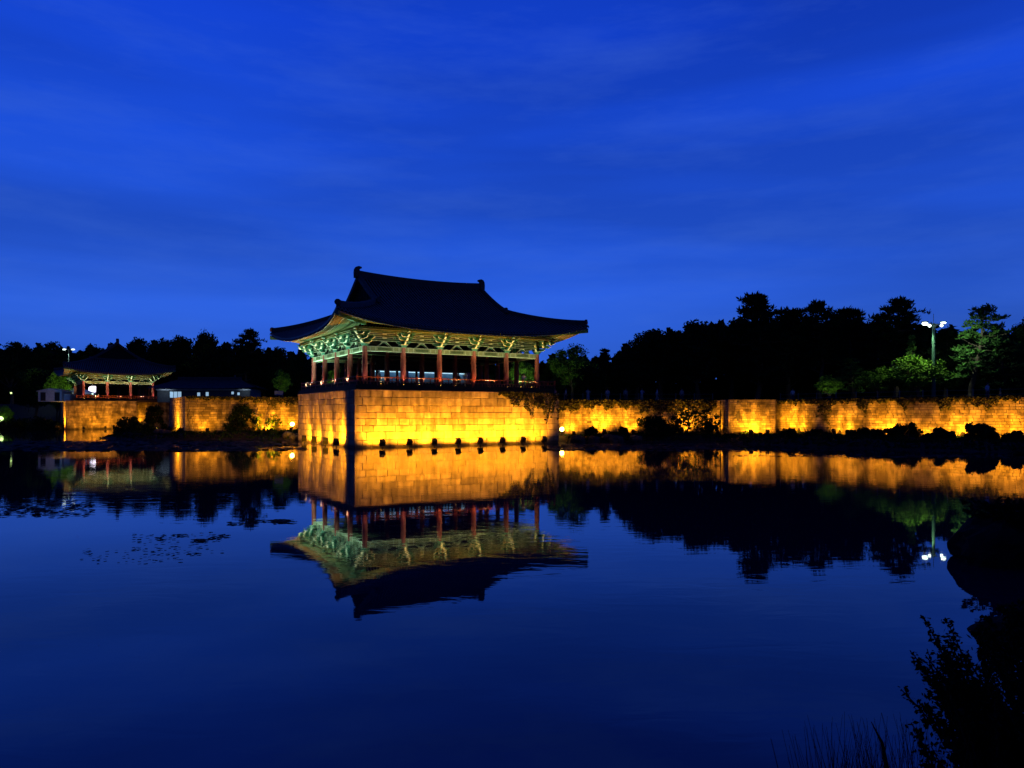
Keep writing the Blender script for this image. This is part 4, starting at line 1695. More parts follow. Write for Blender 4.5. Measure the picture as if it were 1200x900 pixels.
shrub(802, 82.6, 474, 84, "big dark spreading shrub in front of the ivy wall", 41, dens=0.85, dep=0.4, leaf=0.3)
shrub(832, 82.8, 472, 30, "tall dark shrub at the ivy wall's shadowed end", 42, dens=0.6, dep=0.4, leaf=0.3)
shrub(765, 82.4, 488, 44, "dark shrub beside the big spreading shrub, nearer the platform", 43, dens=1.1, dep=0.5)
shrub(693, 82.2, 501, 18, "small low dark bush under the ivy wall's lamps", 44)
shrub(730, 82.2, 500, 14, "tiny low dark bush under the ivy wall, second from the platform", 45)
shrub(965, 82.0, 474, 28, "tall narrow shrub against the long wall between first and second light pool", 46, dens=0.9, dep=0.6)
for i, (x, yt, w_, Y, lb) in enumerate((
    (925, 503, 30, 80, "low dark shrub by the stepped wall block"), (1010, 500, 40, 74.5, "low dark shrub between second and third light pool of the long wall"), (1062, 498, 40, 71, "low dark shrub between third and fourth light pool of the long wall"),
    (1100, 502, 40, 68, "flat dark shrub under the fifth light pool of the long wall"), (1147, 497, 50, 64.5, "mounded dark shrub under the pale trunked pine"), (1188, 507, 34, 62, "low dark shrub at the picture's right border under the wall"),
    (955, 504, 34, 79, "flat dark shrub at the first light pool of the long wall"), (1038, 503, 40, 72.5, "flat dark shrub under the third light pool of the long wall"))):
    shrub(x, Y, yt, w_, lb, 60 + i, dens=1.1, dep=0.8)
shrub(283, 92.5, 474, 42, "dark bush against the left wall beside the lit bush", 51, dens=1.1, dep=0.5)
shrub(313, 94.0, 484, 44, "bush glowing golden in the light at the left wall", 52, mt="leaf_lit", dens=0.6, dep=0.4)
shrub(320, 90.5, 503, 56, "low dark bush on the little bank left of the platform", 53, dep=0.6)
shrub(262, 91.0, 505, 50, "low dark bush along the foot of the left wall", 54, dep=0.5)
shrub(180, 98.5, 474, 30, "tree-like dark bush left of the bright return face", 55, dens=1.2, dep=0.8)
shrub(150, 94.0, 489, 42, "rounded dark bush at the tip of the small spit", 56, dens=1.2, dep=0.8)
shrub(170, 93.5, 496, 40, "low dark bush in the middle of the small spit", 57, dens=1.2, dep=0.8)
for i, (x, Y, yt, w_, lb) in enumerate(((20, 150, 492, 50, "low dark bush on the left shore below the faintly lit tree"), (50, 141, 490, 46, "dark bush on the left shore below the white kiosk"), (66, 148, 494, 20, "small dark bush touching the far embankment's left corner"), (-8, 146, 488, 44, "dark bush at the left picture border"))):
    shrub(x, Y, yt, w_, lb, 80 + i, dens=1.2, dep=0.8, leaf=0.4)


def ground_cover(name, quad, cnt, label, seed, hmin=0.06, hmax=0.26):
    rg = np.random.default_rng(seed)
    x0, x1, y0, y1 = quad
    X = rg.uniform(x0, x1, cnt)
    Y = rg.uniform(y0, y1, cnt)
    dw = -sdist(water_poly, X, Y)
    dp = np.maximum(sdist(plateau[0], X, Y), sdist(plateau[1], X, Y))
    k = (dw > 0.25) & (dp < -0.1)
    X, Y, dw = X[k], Y[k], dw[k]
    lump = 0.5 + 0.5 * np.sin(X * 1.3 + 1.7 * np.sin(Y * 0.8)) * np.sin(Y * 1.1 + X * 0.4)
    g = ground_z(X, Y)
    z = g + rg.random(len(X)) * (hmin + (hmax - hmin) * lump * np.clip(dw * 0.5, 0.2, 1))
    o = bpy.data.objects.new(name, leaf_mesh(name, [leaf_cloud(np.stack([X, Y, z], 1), None, 0.3, rg)], M["leaf"]))
    COL.objects.link(o)
    return tag(o, label, "ground cover", kind="stuff")


ground_cover("ground_cover", (6, 48, 55, 86), 26000, "low dark weeds covering the right bank below the walls", 401)
ground_cover("ground_cover", (-56, -26, 84, 106), 13000, "low dark weeds covering the little bank and spit left of the platform", 402)
ground_cover("ground_cover", (-125, -97, 140, 165), 8000, "low dark weeds on the left shore", 403, 0.2, 0.9)


# ------------------------------------------------------------------ rocks
def rock(loc, size, label, seed, mt="rock", group="rocks along the shore", name="rock"):
    rg = random.Random(seed)
    bm = bmesh.new()
    bmesh.ops.create_icosphere(bm, subdivisions=4, radius=1.0)
    ph = [rg.uniform(0, 6) for _ in range(6)]
    from mathutils import noise
    o3 = Vector((rg.uniform(0, 50), rg.uniform(0, 50), rg.uniform(0, 50)))
    for v in bm.verts:
        p = v.co.copy()
        k = 1 + 0.38 * noise.noise(p * 1.1 + o3) + 0.20 * noise.noise(p * 2.4 + o3) + 0.09 * noise.noise(p * 5.5 + o3)
        # flat cleavage planes make it read as split stone
        q = p * k
        for nx_, ny_, nz_, lim in ((0.2, -0.1, 0.97, 0.86), (-0.8, -0.3, 0.5, 0.92), (0.5, -0.85, 0.1, 0.85), (-0.6, 0.6, 0.5, 0.95)):
            dd = q.x * nx_ + q.y * ny_ + q.z * nz_
            if dd > lim:
                q -= Vector((nx_, ny_, nz_)) * (dd - lim) * 0.75
        v.co = Vector((q.x * size[0], q.y * size[1], q.z * size[2]))
    me = bpy.data.meshes.new(name)
    bm.to_mesh(me)
    bm.free()
    me.materials.append(M[mt])
    o = bpy.data.objects.new(name, me)
    o.location = loc
    o.rotation_euler = (0, 0, rg.uniform(-0.4, 0.4))
    COL.objects.link(o)
    return tag(o, label, "rock", group)


i = 100
for x, Y, s, lb in ((186, 91.5, 0.55, "pinkish rock at the foot of the bright return face, left of two"), (194, 91.0, 0.6, "pinkish rock at the foot of the bright return face, right of two"), (338, 87.2, 0.6, "pointed rock at the little bank's tip by the globe lamp"), (345, 86.2, 0.5, "flat rock half lit in the water beside the platform's left end"), (677, 80.6, 0.7, "rock on the shore below the first ivy wall lamp"), (696, 80.3, 0.6, "rock on the shore below the small bush of the ivy wall"), (722, 80.0, 0.7, "rock on the shore below the middle ivy wall lamp"), (745, 80.0, 0.6, "rock on the shore below the third ivy wall lamp"), (712, 80.8, 0.5, "small rock between the ivy wall's shore rocks"), (910, 79.5, 0.55, "pale rock beside the stepped wall block"), (62, 146, 0.9, "reddish rock below the far embankment's left corner")):
    X = px(x, Y)
    rock((X, Y, max(0.05, gz(X, Y)) + s * 0.25), (s * 1.2, s, s * 0.75), lb, i)
    i += 1
# near shore rocks, black against the water
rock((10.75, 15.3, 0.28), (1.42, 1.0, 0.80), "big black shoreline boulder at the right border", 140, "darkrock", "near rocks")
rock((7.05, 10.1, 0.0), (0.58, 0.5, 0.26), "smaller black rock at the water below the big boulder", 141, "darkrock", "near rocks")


# ------------------------------------------------------------------ near bushes, grass, stalks on the camera's bank
M["near_leaf"] = mat("near_leaf", (0.010, 0.016, 0.007), 0.85, scale=4, spec=0.03, tone=0.3)
M["near_stem"] = mat("near_stem", (0.010, 0.008, 0.006), 0.9)


def twig_bush(pos, n, hgt, rad, label, seed, leaf=0.055, lean=(0, 0), group="bushes on the near bank", spray=0.5, dens=1.0):
    rg = np.random.default_rng(seed)
    rp = random.Random(seed)
    root = thing("bush", pos, label, "bush", group)
    mb = MB()
    ch = []
    for k in range(n):
        th = rp.uniform(0, 2 * PI)
        r0 = rp.uniform(0, rad * 0.5)
        b0 = Vector((math.cos(th) * r0, math.sin(th) * r0, -0.1))
        th2 = th + rp.uniform(-0.6, 0.6)
        h = hgt * rp.uniform(0.45, 1.0)
        e = Vector((math.cos(th2) * rad * rp.uniform(0.4, 1) + lean[0] * h, math.sin(th2) * rad * rp.uniform(0.4, 1) + lean[1] * h, h))
        mid = (b0 + e) / 2 + Vector((0, 0, h * 0.15))
        pts = []
        for j in range(8):
            u = j / 7
            pts.append(b0 * (1 - u) ** 2 + mid * 2 * u * (1 - u) + e * u * u)
        mb.tube(pts, [0.013 * (1 - 0.72 * j / 7) for j in range(8)], 5)
        m = int(60 * dens)
        u = rg.random(m) ** 0.75
        P_ = np.array([list(b0 * (1 - a) ** 2 + mid * 2 * a * (1 - a) + e * a * a) for a in u])
        P_ += rg.normal(size=(m, 3)) * (0.016 + spray * 0.07 * (1 - u[:, None]))
        ch.append(leaf_cloud(P_, None, leaf, rg, aspect=0.55))
    mb.build("stem", [M["near_stem"]], root)
    o = bpy.data.objects.new("foliage", leaf_mesh("foliage", ch, M["near_leaf"]))
    COL.objects.link(o)
    o.parent = root


twig_bush((3.66, 4.75, 0.33), 170, 1.22, 1.02, "dense black leafy bush in the lower right corner", 201, dens=3.0, leaf=0.042)
twig_bush((3.05, 4.45, 0.10), 50, 0.95, 0.55, "lower black bush spreading left of the corner bush", 202, lean=(-0.1, 0), dens=2.2, leaf=0.04)
twig_bush((4.75, 6.0, 0.5), 70, 0.85, 0.85, "black leafy bush behind the corner bush at the water's edge", 203, dens=2.2, leaf=0.05)
twig_bush((2.95, 4.4, 0.55), 6, 1.02, 0.22, "thin black twig spray reaching up left from the corner bush", 204, lean=(-0.22, 0), dens=0.7, spray=0.2, leaf=0.05)
twig_bush((6.35, 8.2, 0.35), 50, 0.55, 0.7, "low black bush on the near shore below the black boulder", 205, dens=1.6, leaf=0.06)
twig_bush((10.7, 15.1, 0.75), 46, 0.52, 1.25, "ragged black bush growing over the big boulder at the right border", 206, dens=1.6, leaf=0.085)
twig_bush((5.6, 7.1, 0.45), 60, 0.78, 0.8, "black bush between the corner bush and the boulder", 207, dens=2.0, leaf=0.055)

# grasses
rg = np.random.default_rng(77)
mb = MB()
rp = random.Random(77)
for k in range(260):
    Y = rp.uniform(3.5, 4.6)
    X = px(rp.uniform(955, 1120), Y)
    h = rp.uniform(0.25, 0.72)
    lx, ly = rp.uniform(-0.25, 0.25), rp.uniform(-0.1, 0.1)
    zb = max(-0.3, gz(X, Y)) + 0.02
    zb = min(zb, 0.6)
    ztop = 3.08 - (rp.uniform(840, 905) - 485) * Y / 850
    pts = [(X, Y, zb), (X + lx * 0.3, Y + ly * 0.3, zb + (ztop - zb) * 0.6), (X + lx, Y + ly, ztop)]
    mb.tube(pts, [0.003, 0.0022, 0.0008], 4, cap=False)
tag(mb.build("grass", M["near_stem"]), "fine dark grass at the lower edge left of the corner bush", "grass", kind="stuff")
Y = 4.0
mb = MB()
x0, x1 = px(1046, Y), px(1021, Y)
mb.tube([(x0, Y, -0.2), (x0 - 0.03, Y, zat(900, Y)), ((x0 + x1) / 2, Y, zat(870, Y)), (x1, Y, zat(846, Y))], [0.012, 0.012, 0.009, 0.002], 6)
tag(mb.build("reed_stalk", M["near_stem"]), "single thick dark stalk leaning left above the fine grass", "plant")

# ------------------------------------------------------------------ overhanging branch tree at the right border
def right_pine():
    X, Y = 40.2, 53.5
    z0 = gz(X, Y)
    root = thing("pine_tree", (X, Y, z0), "low pine outside the right border whose dark bough reaches into the picture", "tree", "trees on the land behind the pond walls")
    mb = MB()
    mb.tube([(0, 0, -0.2), (0.1, 0, 1.4), (-0.2, 0, 2.6), (0.1, 0, 4.0)], [0.22, 0.17, 0.13, 0.05], 8)
    rgl = np.random.default_rng(91)
    ch = []
    for k, (ax, az, ay) in enumerate(((-3.2, 2.0, 0.0), (-2.9, 1.3, 0.4), (-2.2, 2.7, -0.3), (2, 2.5, 0.5), (1.5, 3.4, 0), (-0.6, 4.2, 0.2), (-2.6, 1.7, -0.8))):
        b0 = Vector((0, 0, az * 0.75))
        e = Vector((ax, ay, az))
        mb.tube([b0, (b0 + e) / 2 + Vector((0, 0, 0.2)), e], [0.07, 0.05, 0.02], 5)
        for s in range(34):
            u = rgl.random() * 0.75 + 0.3
            c = np.array(list(b0 + (e - b0) * min(u, 1.0))) + rgl.normal(size=3) * np.array([0.22, 0.22, 0.16])
            ch.append(leaf_cloud(c + rgl.normal(size=(14, 3)) * 0.10, None, 0.30, rgl, aspect=0.22))
    mb.build("trunk", [M["bark"]], root)
    o = bpy.data.objects.new("crown", leaf_mesh("crown", ch, M["needle"]))
    COL.objects.link(o)
    o.parent = root


right_pine()

# ------------------------------------------------------------------ lily pads
def pads(name, regions, seed, label):
    rg = np.random.default_rng(seed)
    rp = random.Random(seed)
    mb = MB()
    for (x0, x1, y0, y1, cnt, r0, r1, clump) in regions:
        cl = [(rp.uniform(x0, x1), rp.uniform(y0, y1)) for _ in range(max(1, cnt // 14))]
        for k in range(cnt):
            if clump:
                c = cl[k % len(cl)]
                x = c[0] + rp.gauss(0, (x1 - x0) * 0.05)
                y = c[1] + rp.gauss(0, (y1 - y0) * 0.05)
            else:
                x, y = rp.uniform(x0, x1), rp.uniform(y0, y1)
            if y < 500:
                continue
            Y = CAM_H * 850 / (y - 485)
            X = px(x, Y)
            if Y > 155:
                continue
            r = rp.uniform(r0, r1)
            z = 0.012 + rp.uniform(0, 0.02)
            n = 9
            a0 = rp.uniform(0, 6.28)
            tx, ty = rp.uniform(-0.12, 0.12), rp.uniform(-0.12, 0.12)
            pts = [(X, Y, z)]
            for j in range(n):
                a = a0 + 0.2 + (2 * PI - 0.4) * j / (n - 1)
                lift = 0.03 * r if j % 2 else 0
                pts.append((X + r * math.cos(a), Y + r * math.sin(a), z + lift + tx * r * math.cos(a) + ty * r * math.sin(a) + 0.02 * r))
            mb.face(pts, 0, rp.random())
    o = mb.build(name, M["pad"], tone=True)
    return tag(o, label, "lily pads", kind="stuff")


pads("lily_pads", [(-20, 300, 517.0, 529, 1500, 0.12, 0.42, False), (-20, 335, 517.5, 528, 1300, 0.12, 0.36, True), (100, 345, 516.5, 522, 600, 0.14, 0.3, False)], 301, "carpet of floating lily pads before the left walls")
pads("lily_pads", [(-10, 110, 587, 606, 260, 0.05, 0.11, False), (10, 100, 592, 600, 120, 0.05, 0.11, True), (185, 265, 626, 640, 90, 0.03, 0.07, True), (150, 270, 625, 650, 70, 0.03, 0.06, False), (240, 350, 605, 615, 110, 0.04, 0.09, True), (90, 240, 640, 660, 60, 0.025, 0.05, False)], 302, "sparse patches of floating pads on the open water at left")
pads("lily_pads", [(655, 860, 520, 527.5, 1500, 0.12, 0.3, True), (850, 1200, 533, 536.5, 260, 0.1, 0.22, True), (740, 1000, 527, 530, 200, 0.1, 0.25, True)], 303, "floating weed and pads along the right shore")

# ------------------------------------------------------------------ buildings on the left
def hanok(x0, x1, Y, ybase, yeave, ytop, label):
    X0, X1 = px(x0, Y), px(x1, Y)
    zb = gz((X0 + X1) / 2, Y) - 0.05
    ze_, zt = zat(yeave, Y), zat(ytop, Y)
    cx = (X0 + X1) / 2
    L = X1 - X0
    root = thing("tiled_house", (cx, Y, zb), label, "house")
    ze_ -= zb
    zt -= zb
    mb = MB()
    D_ = 6.0
    mb.box((0, D_ / 2 + 1.0, ze_ / 2), (L - 3.0, D_, ze_))
    mb.build("wall", [M["greywall"]], root)
    mb = MB()
    hl = L / 2
    n = 12
    prev = None
    for k in range(n + 1):
        u = k / n
        zc = ze_ + (zt - ze_) * (0.75 * u + 0.25 * u * u)
        yy = u * (D_ / 2 + 1.0) - 0.2
        hx_ = hl - 4.2 * u
        row = (-hx_, hx_, yy, zc)
        if prev:
            a, b_ = prev, row
            m = 40
            for j in range(m):
                f0, f1 = j / m, (j + 1) / m
                dz = lambda f: 0.06 * (int(f * m) % 2) + 0.3 * abs(2 * f - 1) ** 3 * (1 - u)
                mb.face([(a[0] + (a[1] - a[0]) * f0, a[2], a[3] + dz(f0)), (a[0] + (a[1] - a[0]) * f1, a[2], a[3] + dz(f1)), (b_[0] + (b_[1] - b_[0]) * f1, b_[2], b_[3] + dz(f1)), (b_[0] + (b_[1] - b_[0]) * f0, b_[2], b_[3] + dz(f0))])
            ym = D_ + 1.6
            mb.face([(a[0], ym - a[2], a[3]), (a[1], ym - a[2], a[3]), (b_[1], ym - b_[2], b_[3]), (b_[0], ym - b_[2], b_[3])])
            mb.face([(a[0], a[2], a[3] + 0.3), (b_[0], b_[2], b_[3]), (b_[0], ym - b_[2], b_[3]), (a[0], ym - a[2], a[3])])
            mb.face([(a[1], a[2], a[3] + 0.3), (b_[1], b_[2], b_[3]), (b_[1], ym - b_[2], b_[3]), (a[1], ym - a[2], a[3])])
        prev = row
    M.setdefault("bluetile", mat("blue_grey_tile", (0.05, 0.06, 0.075), 0.75, scale=1.5, spec=0.15))
    mb.sweep([(-hl + 4.2, D_ / 2 + 0.8, zt), (hl - 4.2, D_ / 2 + 0.8, zt)], 0.4, 0.45)
    mb.build("roof", [M["bluetile"]], root)
    mb = MB()
    mb.box((0, 0.86, ze_ - 0.16), (L - 2.6, 0.16, 0.26))
    mb.build("eave_board", [M["white"]], root)
    mb = MB()
    mb.tube([(4.5, D_ / 2 + 2, zt - 0.5), (4.5, D_ / 2 + 2, zt + 0.9)], 0.16, 8)
    mb.build("chimney", [M["greywall"]], root)
    return root, ze_, L


Yh = 138.0
hk, hze, hL = hanok(172, 300, Yh, 468, 455.5, 443.5, "low grey house with blue tiled hip roof behind the left wall")
for wx0, wx1, wy0, wy1 in ((199, 213, 459, 466), (231, 235, 460, 466.5), (271, 274.5, 459, 462), (278, 281.5, 460, 463), (241, 245, 459.5, 464)):
    mb = MB()
    a0, a1 = px(wx0, Yh + 1) - hk.location.x, px(wx1, Yh + 1) - hk.location.x
    z0, z1 = zat(wy1, Yh + 1) - hk.location.z, zat(wy0, Yh + 1) - hk.location.z
    mb.box(((a0 + a1) / 2, 0.97, (z0 + z1) / 2), (a1 - a0 + 0.16, 0.05, z1 - z0 + 0.16))
    w = mb.build("window", [M["darkwood"]], hk)
    mb = MB()
    nn = 3 if wx1 - wx0 > 8 else 1
    for k in range(nn):
        b0 = a0 + (a1 - a0) * k / nn + 0.06
        b1 = a0 + (a1 - a0) * (k + 1) / nn - 0.06
        mb.box(((b0 + b1) / 2, 0.93, (z0 + z1) / 2), (b1 - b0, 0.03, z1 - z0))
    mb.build("pane", [M["lit_window"]], w)
spot("house_fill", (px(190, Yh - 0.5), Yh - 1.0, zat(457.5, Yh)), (px(192, Yh), Yh + 2, zat(464, Yh)), 50, (0.6, 0.8, 1.0), 120)  # unseen fill spot added to light the house wall, no fixture
spot("house_fill", (px(285, Yh - 0.5), Yh - 0.6, zat(457.5, Yh)), (px(285, Yh), Yh + 2, zat(464, Yh)), 30, (0.6, 0.8, 1.0), 120)  # second added fill for the house wall, also without a fixture

# white kiosk
Yk = 144.0
zk = zat(470.5, Yk)
M["kiosk"] = mat("kiosk_paint", (0.22, 0.29, 0.42), 0.7)
kk = thing("kiosk", (px(57, Yk), Yk + 2, zk), "white gabled kiosk with two dark doorways on the left bank", "kiosk")
mb = MB()
mb.box((0, 0, 1.0), (4.7, 3.2, 2.0))
mb.build("wall", [M["kiosk"]], kk)
mb = MB()
mb.prism([(-2.6, 0), (2.6, 0), (2.6, 0.1), (0.2, 0.62), (-0.2, 0.62), (-2.6, 0.1)], (0, 0, 2.0), (1, 0, 0), (0, 0, 1), (0, 1, 0), 3.6)
mb.build("roof", [M["kiosk"]], kk)
for sx in (-1.35, 1.45):
    mb = MB()
    mb.box((sx, -1.61, 0.98), (1.0, 0.06, 1.7))
    mb.build("door", [M["blackmetal"]], kk)
mb = MB()
mb.box((3.1, 0, 0.75), (1.3, 2.2, 1.5))
mb.build("side_annex", [M["kiosk"]], kk)
spot("kiosk_fill", (px(58, Yk - 6), Yk - 6.0, zat(466, Yk)), (px(56, Yk), Yk, zat(462, Yk)), 260, (0.40, 0.60, 1.0), 80)  # added bluish fill aimed at the kiosk front from an unseen source

# white tent canopy behind the small pavilion
Yt = 172.0
tt = thing("canopy_tent", (px(90, Yt), Yt, 5.45), "white peaked canopy tent behind the small pavilion's left columns", "tent")
zt0, zt1 = zat(460, Yt) - 5.45, zat(454, Yt) - 5.45
mb = MB()
w = 3.0
for a, b_ in (((-w, -3), (w, -3)), ((w, -3), (w, 3)), ((w, 3), (-w, 3)), ((-w, 3), (-w, -3))):
    mb.face([(a[0], a[1], zt0), (b_[0], b_[1], zt0), (b_[0] * 0.08, 0, zt1), (a[0] * 0.08, 0, zt1)])
    mb.face([(a[0], a[1], zt0 - 0.35), (b_[0], b_[1], zt0 - 0.35), (b_[0], b_[1], zt0), (a[0], a[1], zt0)])
mb.build("canopy", [M["white"]], tt)
for a in ((-w, -3), (w, -3), (w, 3), (-w, 3)):
    mb = MB()
    mb.tube([(a[0], a[1], 0), (a[0], a[1], zt0)], 0.05, 6)
    mb.build("pole", [M["greymetal"]], tt)
spot("tent_fill", (px(100, Yt - 8), Yt - 8, 7.5), (px(90, Yt), Yt, 11.0), 900, (0.7, 0.85, 1.0), 80)  # unseen spot added to brighten the canopy, no lamp stands here

# ------------------------------------------------------------------ lamps
# bright screen-like floodlight seen through the small pavilion
Yl = 200.0
fl_ = thing("flood_lamp_post", (px(109.3, Yl), Yl, 5.4), "glaring violet white floodlight behind the small pavilion's columns", "floodlight")
zl = zat(456, Yl) - 5.4
mb = MB()
mb.tube([(0, 0, 0), (0, 0, zl)], 0.08, 8)
mb.build("pole", [M["greymetal"]], fl_)
mb = MB()
mb.box((0, 0.15, zl), (2.8, 0.25, 1.9))
mb.build("housing", [M["blackmetal"]], fl_)
mb = MB()
mb.ball((0, 0.0, zl), (1.35, 0.22, 0.9), nu=16, nv=10)
mb.build("lens", [M["lens_violet"]], fl_, smooth=True)
spot("violet_lamp", (px(109.3, Yl), Yl - 1.2, 5.4 + zl - 0.6), (px(109.3, Yl), Yl - 8, 5.4), 500, (0.8, 0.72, 1.0), 110)

# twin headed lamp post at left
Yl = 176.0
tl = thing("lamp_post", (px(80.5, Yl), Yl, 5.4), "slender post with two white lamp heads above the small pavilion's left eave", "lamp post")
zl = zat(410, Yl) - 5.4
mb = MB()
mb.tube([(0, 0, 0), (0, 0, zl + 0.2)], [0.14, 0.09], 8)
mb.build("pole", [M["greymetal"]], tl)
mb = MB()
mb.box((0, 0, zl), (2.0, 0.1, 0.1))
mb.build("arm", [M["greymetal"]], tl)
for sx in (-1.05, 1.05):
    mb = MB()
    mb.ball((sx, 0, zl + 0.1), (0.46, 0.3, 0.20), nu=12, nv=8)
    mb.build("lamp_head", [M["lens_twin"]], tl, smooth=True)
spot("twin_lamp", (px(80.5, Yl), Yl - 0.8, 5.4 + zl - 0.1), (px(80.5, Yl), Yl, 5.4), 900, (0.75, 1.0, 0.9), 90)
# small lamps at the left border
for x, y, Y, r, lb, me_ in ((0.5, 491, 150, 0.55, "green white lamp at the left border just above the water", "lens_green"), (13, 460.5, 170, 0.2, "small pale lamp far left of the white kiosk", "lens_green"), (30, 463.5, 172, 0.17, "tiny pale lamp closest to the kiosk on its left, upper", "lens_small"), (33.5, 465, 170, 0.14, "tiny pale lamp closest to the kiosk on its left, lower", "lens_small"), (92, 450.5, 166, 0.22, "round white lamp beside the small pavilion's left front column", "lens_small"), (108.5, 461.5, 166, 0.22, "small white lamp under the glaring violet white floodlight", "lens_small")):
    X = px(x, Y)
    z0 = gz(X, Y)
    zz_ = zat(y, Y)
    if zz_ - z0 < 0.4:
        z0 = zz_ - 0.4
    ro = thing("bollard_lamp", (X, Y, z0), lb, "lamp", "small lamps on the left bank")
    mb = MB()
    mb.tube([(0, 0, -0.1), (0, 0, zz_ - z0)], 0.05, 6)
    mb.build("post", [M["blackmetal"]], ro)
    mb = MB()
    mb.ball((0, 0, zz_ - z0), r, nu=12, nv=8)
    mb.build("globe", [M[me_]], ro, smooth=True)
spot("kiosk_tree_lamp", (px(84, 153), 153, zat(464, 153)), (px(70, 160), 160, zat(440, 160)), 2600, (0.85, 1.0, 0.5), 60)
spot("border_lamp", (px(3, 148), 148.5, zat(488, 148)), (px(4, 152), 152, zat(478, 152)), 90, (0.8, 1.0, 0.5), 100)

# right mast lamp with four flood heads
Ym = 84.0
zm0 = 4.42
mast = thing("mast_lamp", (px(1094, Ym), Ym, zm0), "tall green mast lamp with four glaring flood heads among the right bank's trees", "mast lamp")
zt = zat(380, Ym) - zm0
mb = MB()
mb.tube([(0, 0, 0), (0, 0, zt + 0.1)], [0.22, 0.15], 10)
mb.build("pole", [M["greenmetal"]], mast)
mb = MB()
mb.box((0, 0, zt), (2.5, 0.12, 0.12))
mb.box((0, 0, zt - 0.25), (0.12, 1.4, 0.12))
mb.tube([(0, 0, zt), (0, 0, zt + 1.2)], 0.025, 6)
mb.build("crossarm", [M["greymetal"]], mast)
for (hx_, hy_, hz_, r_) in ((-1.05, -0.1, 0.05, (0.32, 0.24, 0.18)), (-0.75, -0.5, -0.22, (0.16, 0.16, 0.16)), (0.75, -0.3, -0.2, (0.15, 0.15, 0.13)), (1.15, 0, 0.17, (0.30, 0.18, 0.09))):
    mb = MB()
    mb.box((hx_, hy_ + 0.05, hz_ + zt + r_[2] + 0.03), (r_[0] * 2, r_[1] * 2, 0.1), 0.0)
    hd = mb.build("flood_head", [M["greymetal"]], mast)
    mb = MB()
    mb.ball((hx_, hy_, zt + hz_), r_, nu=12, nv=8)
    mb.build("lens", [M["lens_cool"]], hd, smooth=True)
mx_, my_ = px(1094, Ym), Ym
MASTC = (0.84, 1.0, 0.52)
spot("mast_bulb", (mx_ - 1.0, my_ - 0.6, zm0 + zt - 0.4), (px(1074, 86), 86.5, 6.0), 2500, MASTC, 95, 0.9, 0.25)
spot("mast_bulb", (mx_ + 1.0, my_ - 0.4, zm0 + zt - 0.4), (px(1136, 86), 86, 10.5), 1700, (0.74, 1.0, 0.66), 105, 0.9, 0.25)
# tree lights behind the big pavilion
for x, Y, tx, tY, ty, w_, lb in ((652, 92, 672, 100, 418, 100, "ground floodlight lighting the leafy tree right of the large pavilion"), (612, 93.5, 612, 99, 430, 330, "ground floodlight lighting the tree behind the large pavilion's right columns"), (398, 111, 398, 118, 436, 420, "ground floodlight lighting the tree behind the large pavilion's left columns"), (331, 112.5, 331, 118, 442, 80, "ground floodlight lighting the small tree left of the pavilion deck"), (972, 86.5, 972, 90, 448, 45, "ground floodlight lighting the small rounded tree above the scalloped wall")):
    X = px(x, Y)
    z0 = gz(X, Y)
    rt = copy_tree(flood_proto)
    tag(rt, lb, "floodlight", "floodlights under trees")
    tX = px(tx, tY)
    rt.location = (X, Y, z0)
    rt.rotation_euler = (0, 0, math.atan2(tY - Y, tX - X) - PI / 2)
    spot("tree_lamp", (X, Y, z0 + 0.95), (tX, tY, zat(ty, tY)), w_ * 3.0, (0.80, 1.0, 0.55), 75, 0.9, 0.15)

# blue sign left of the platform
Ysn = 97.5
sg_ = thing("sign_board", (px(327, Ysn), Ysn, gz(px(327, Ysn), Ysn)), "small blue notice board on the left wall's walkway", "sign")
mb = MB()
for s in (-0.4, 0.4):
    mb.tube([(s, 0, 0), (s, 0, zat(458, Ysn) - sg_.location.z)], 0.03, 6)
mb.build("post", [M["greymetal"]], sg_)
mb = MB()
M["signblue"] = mat("blue_sign", (0.10, 0.20, 0.55), 0.5)
mb.box((0, -0.05, zat(460.5, Ysn) - sg_.location.z), (1.15, 0.04, 0.58))
mb.build("panel", [M["signblue"]], sg_)


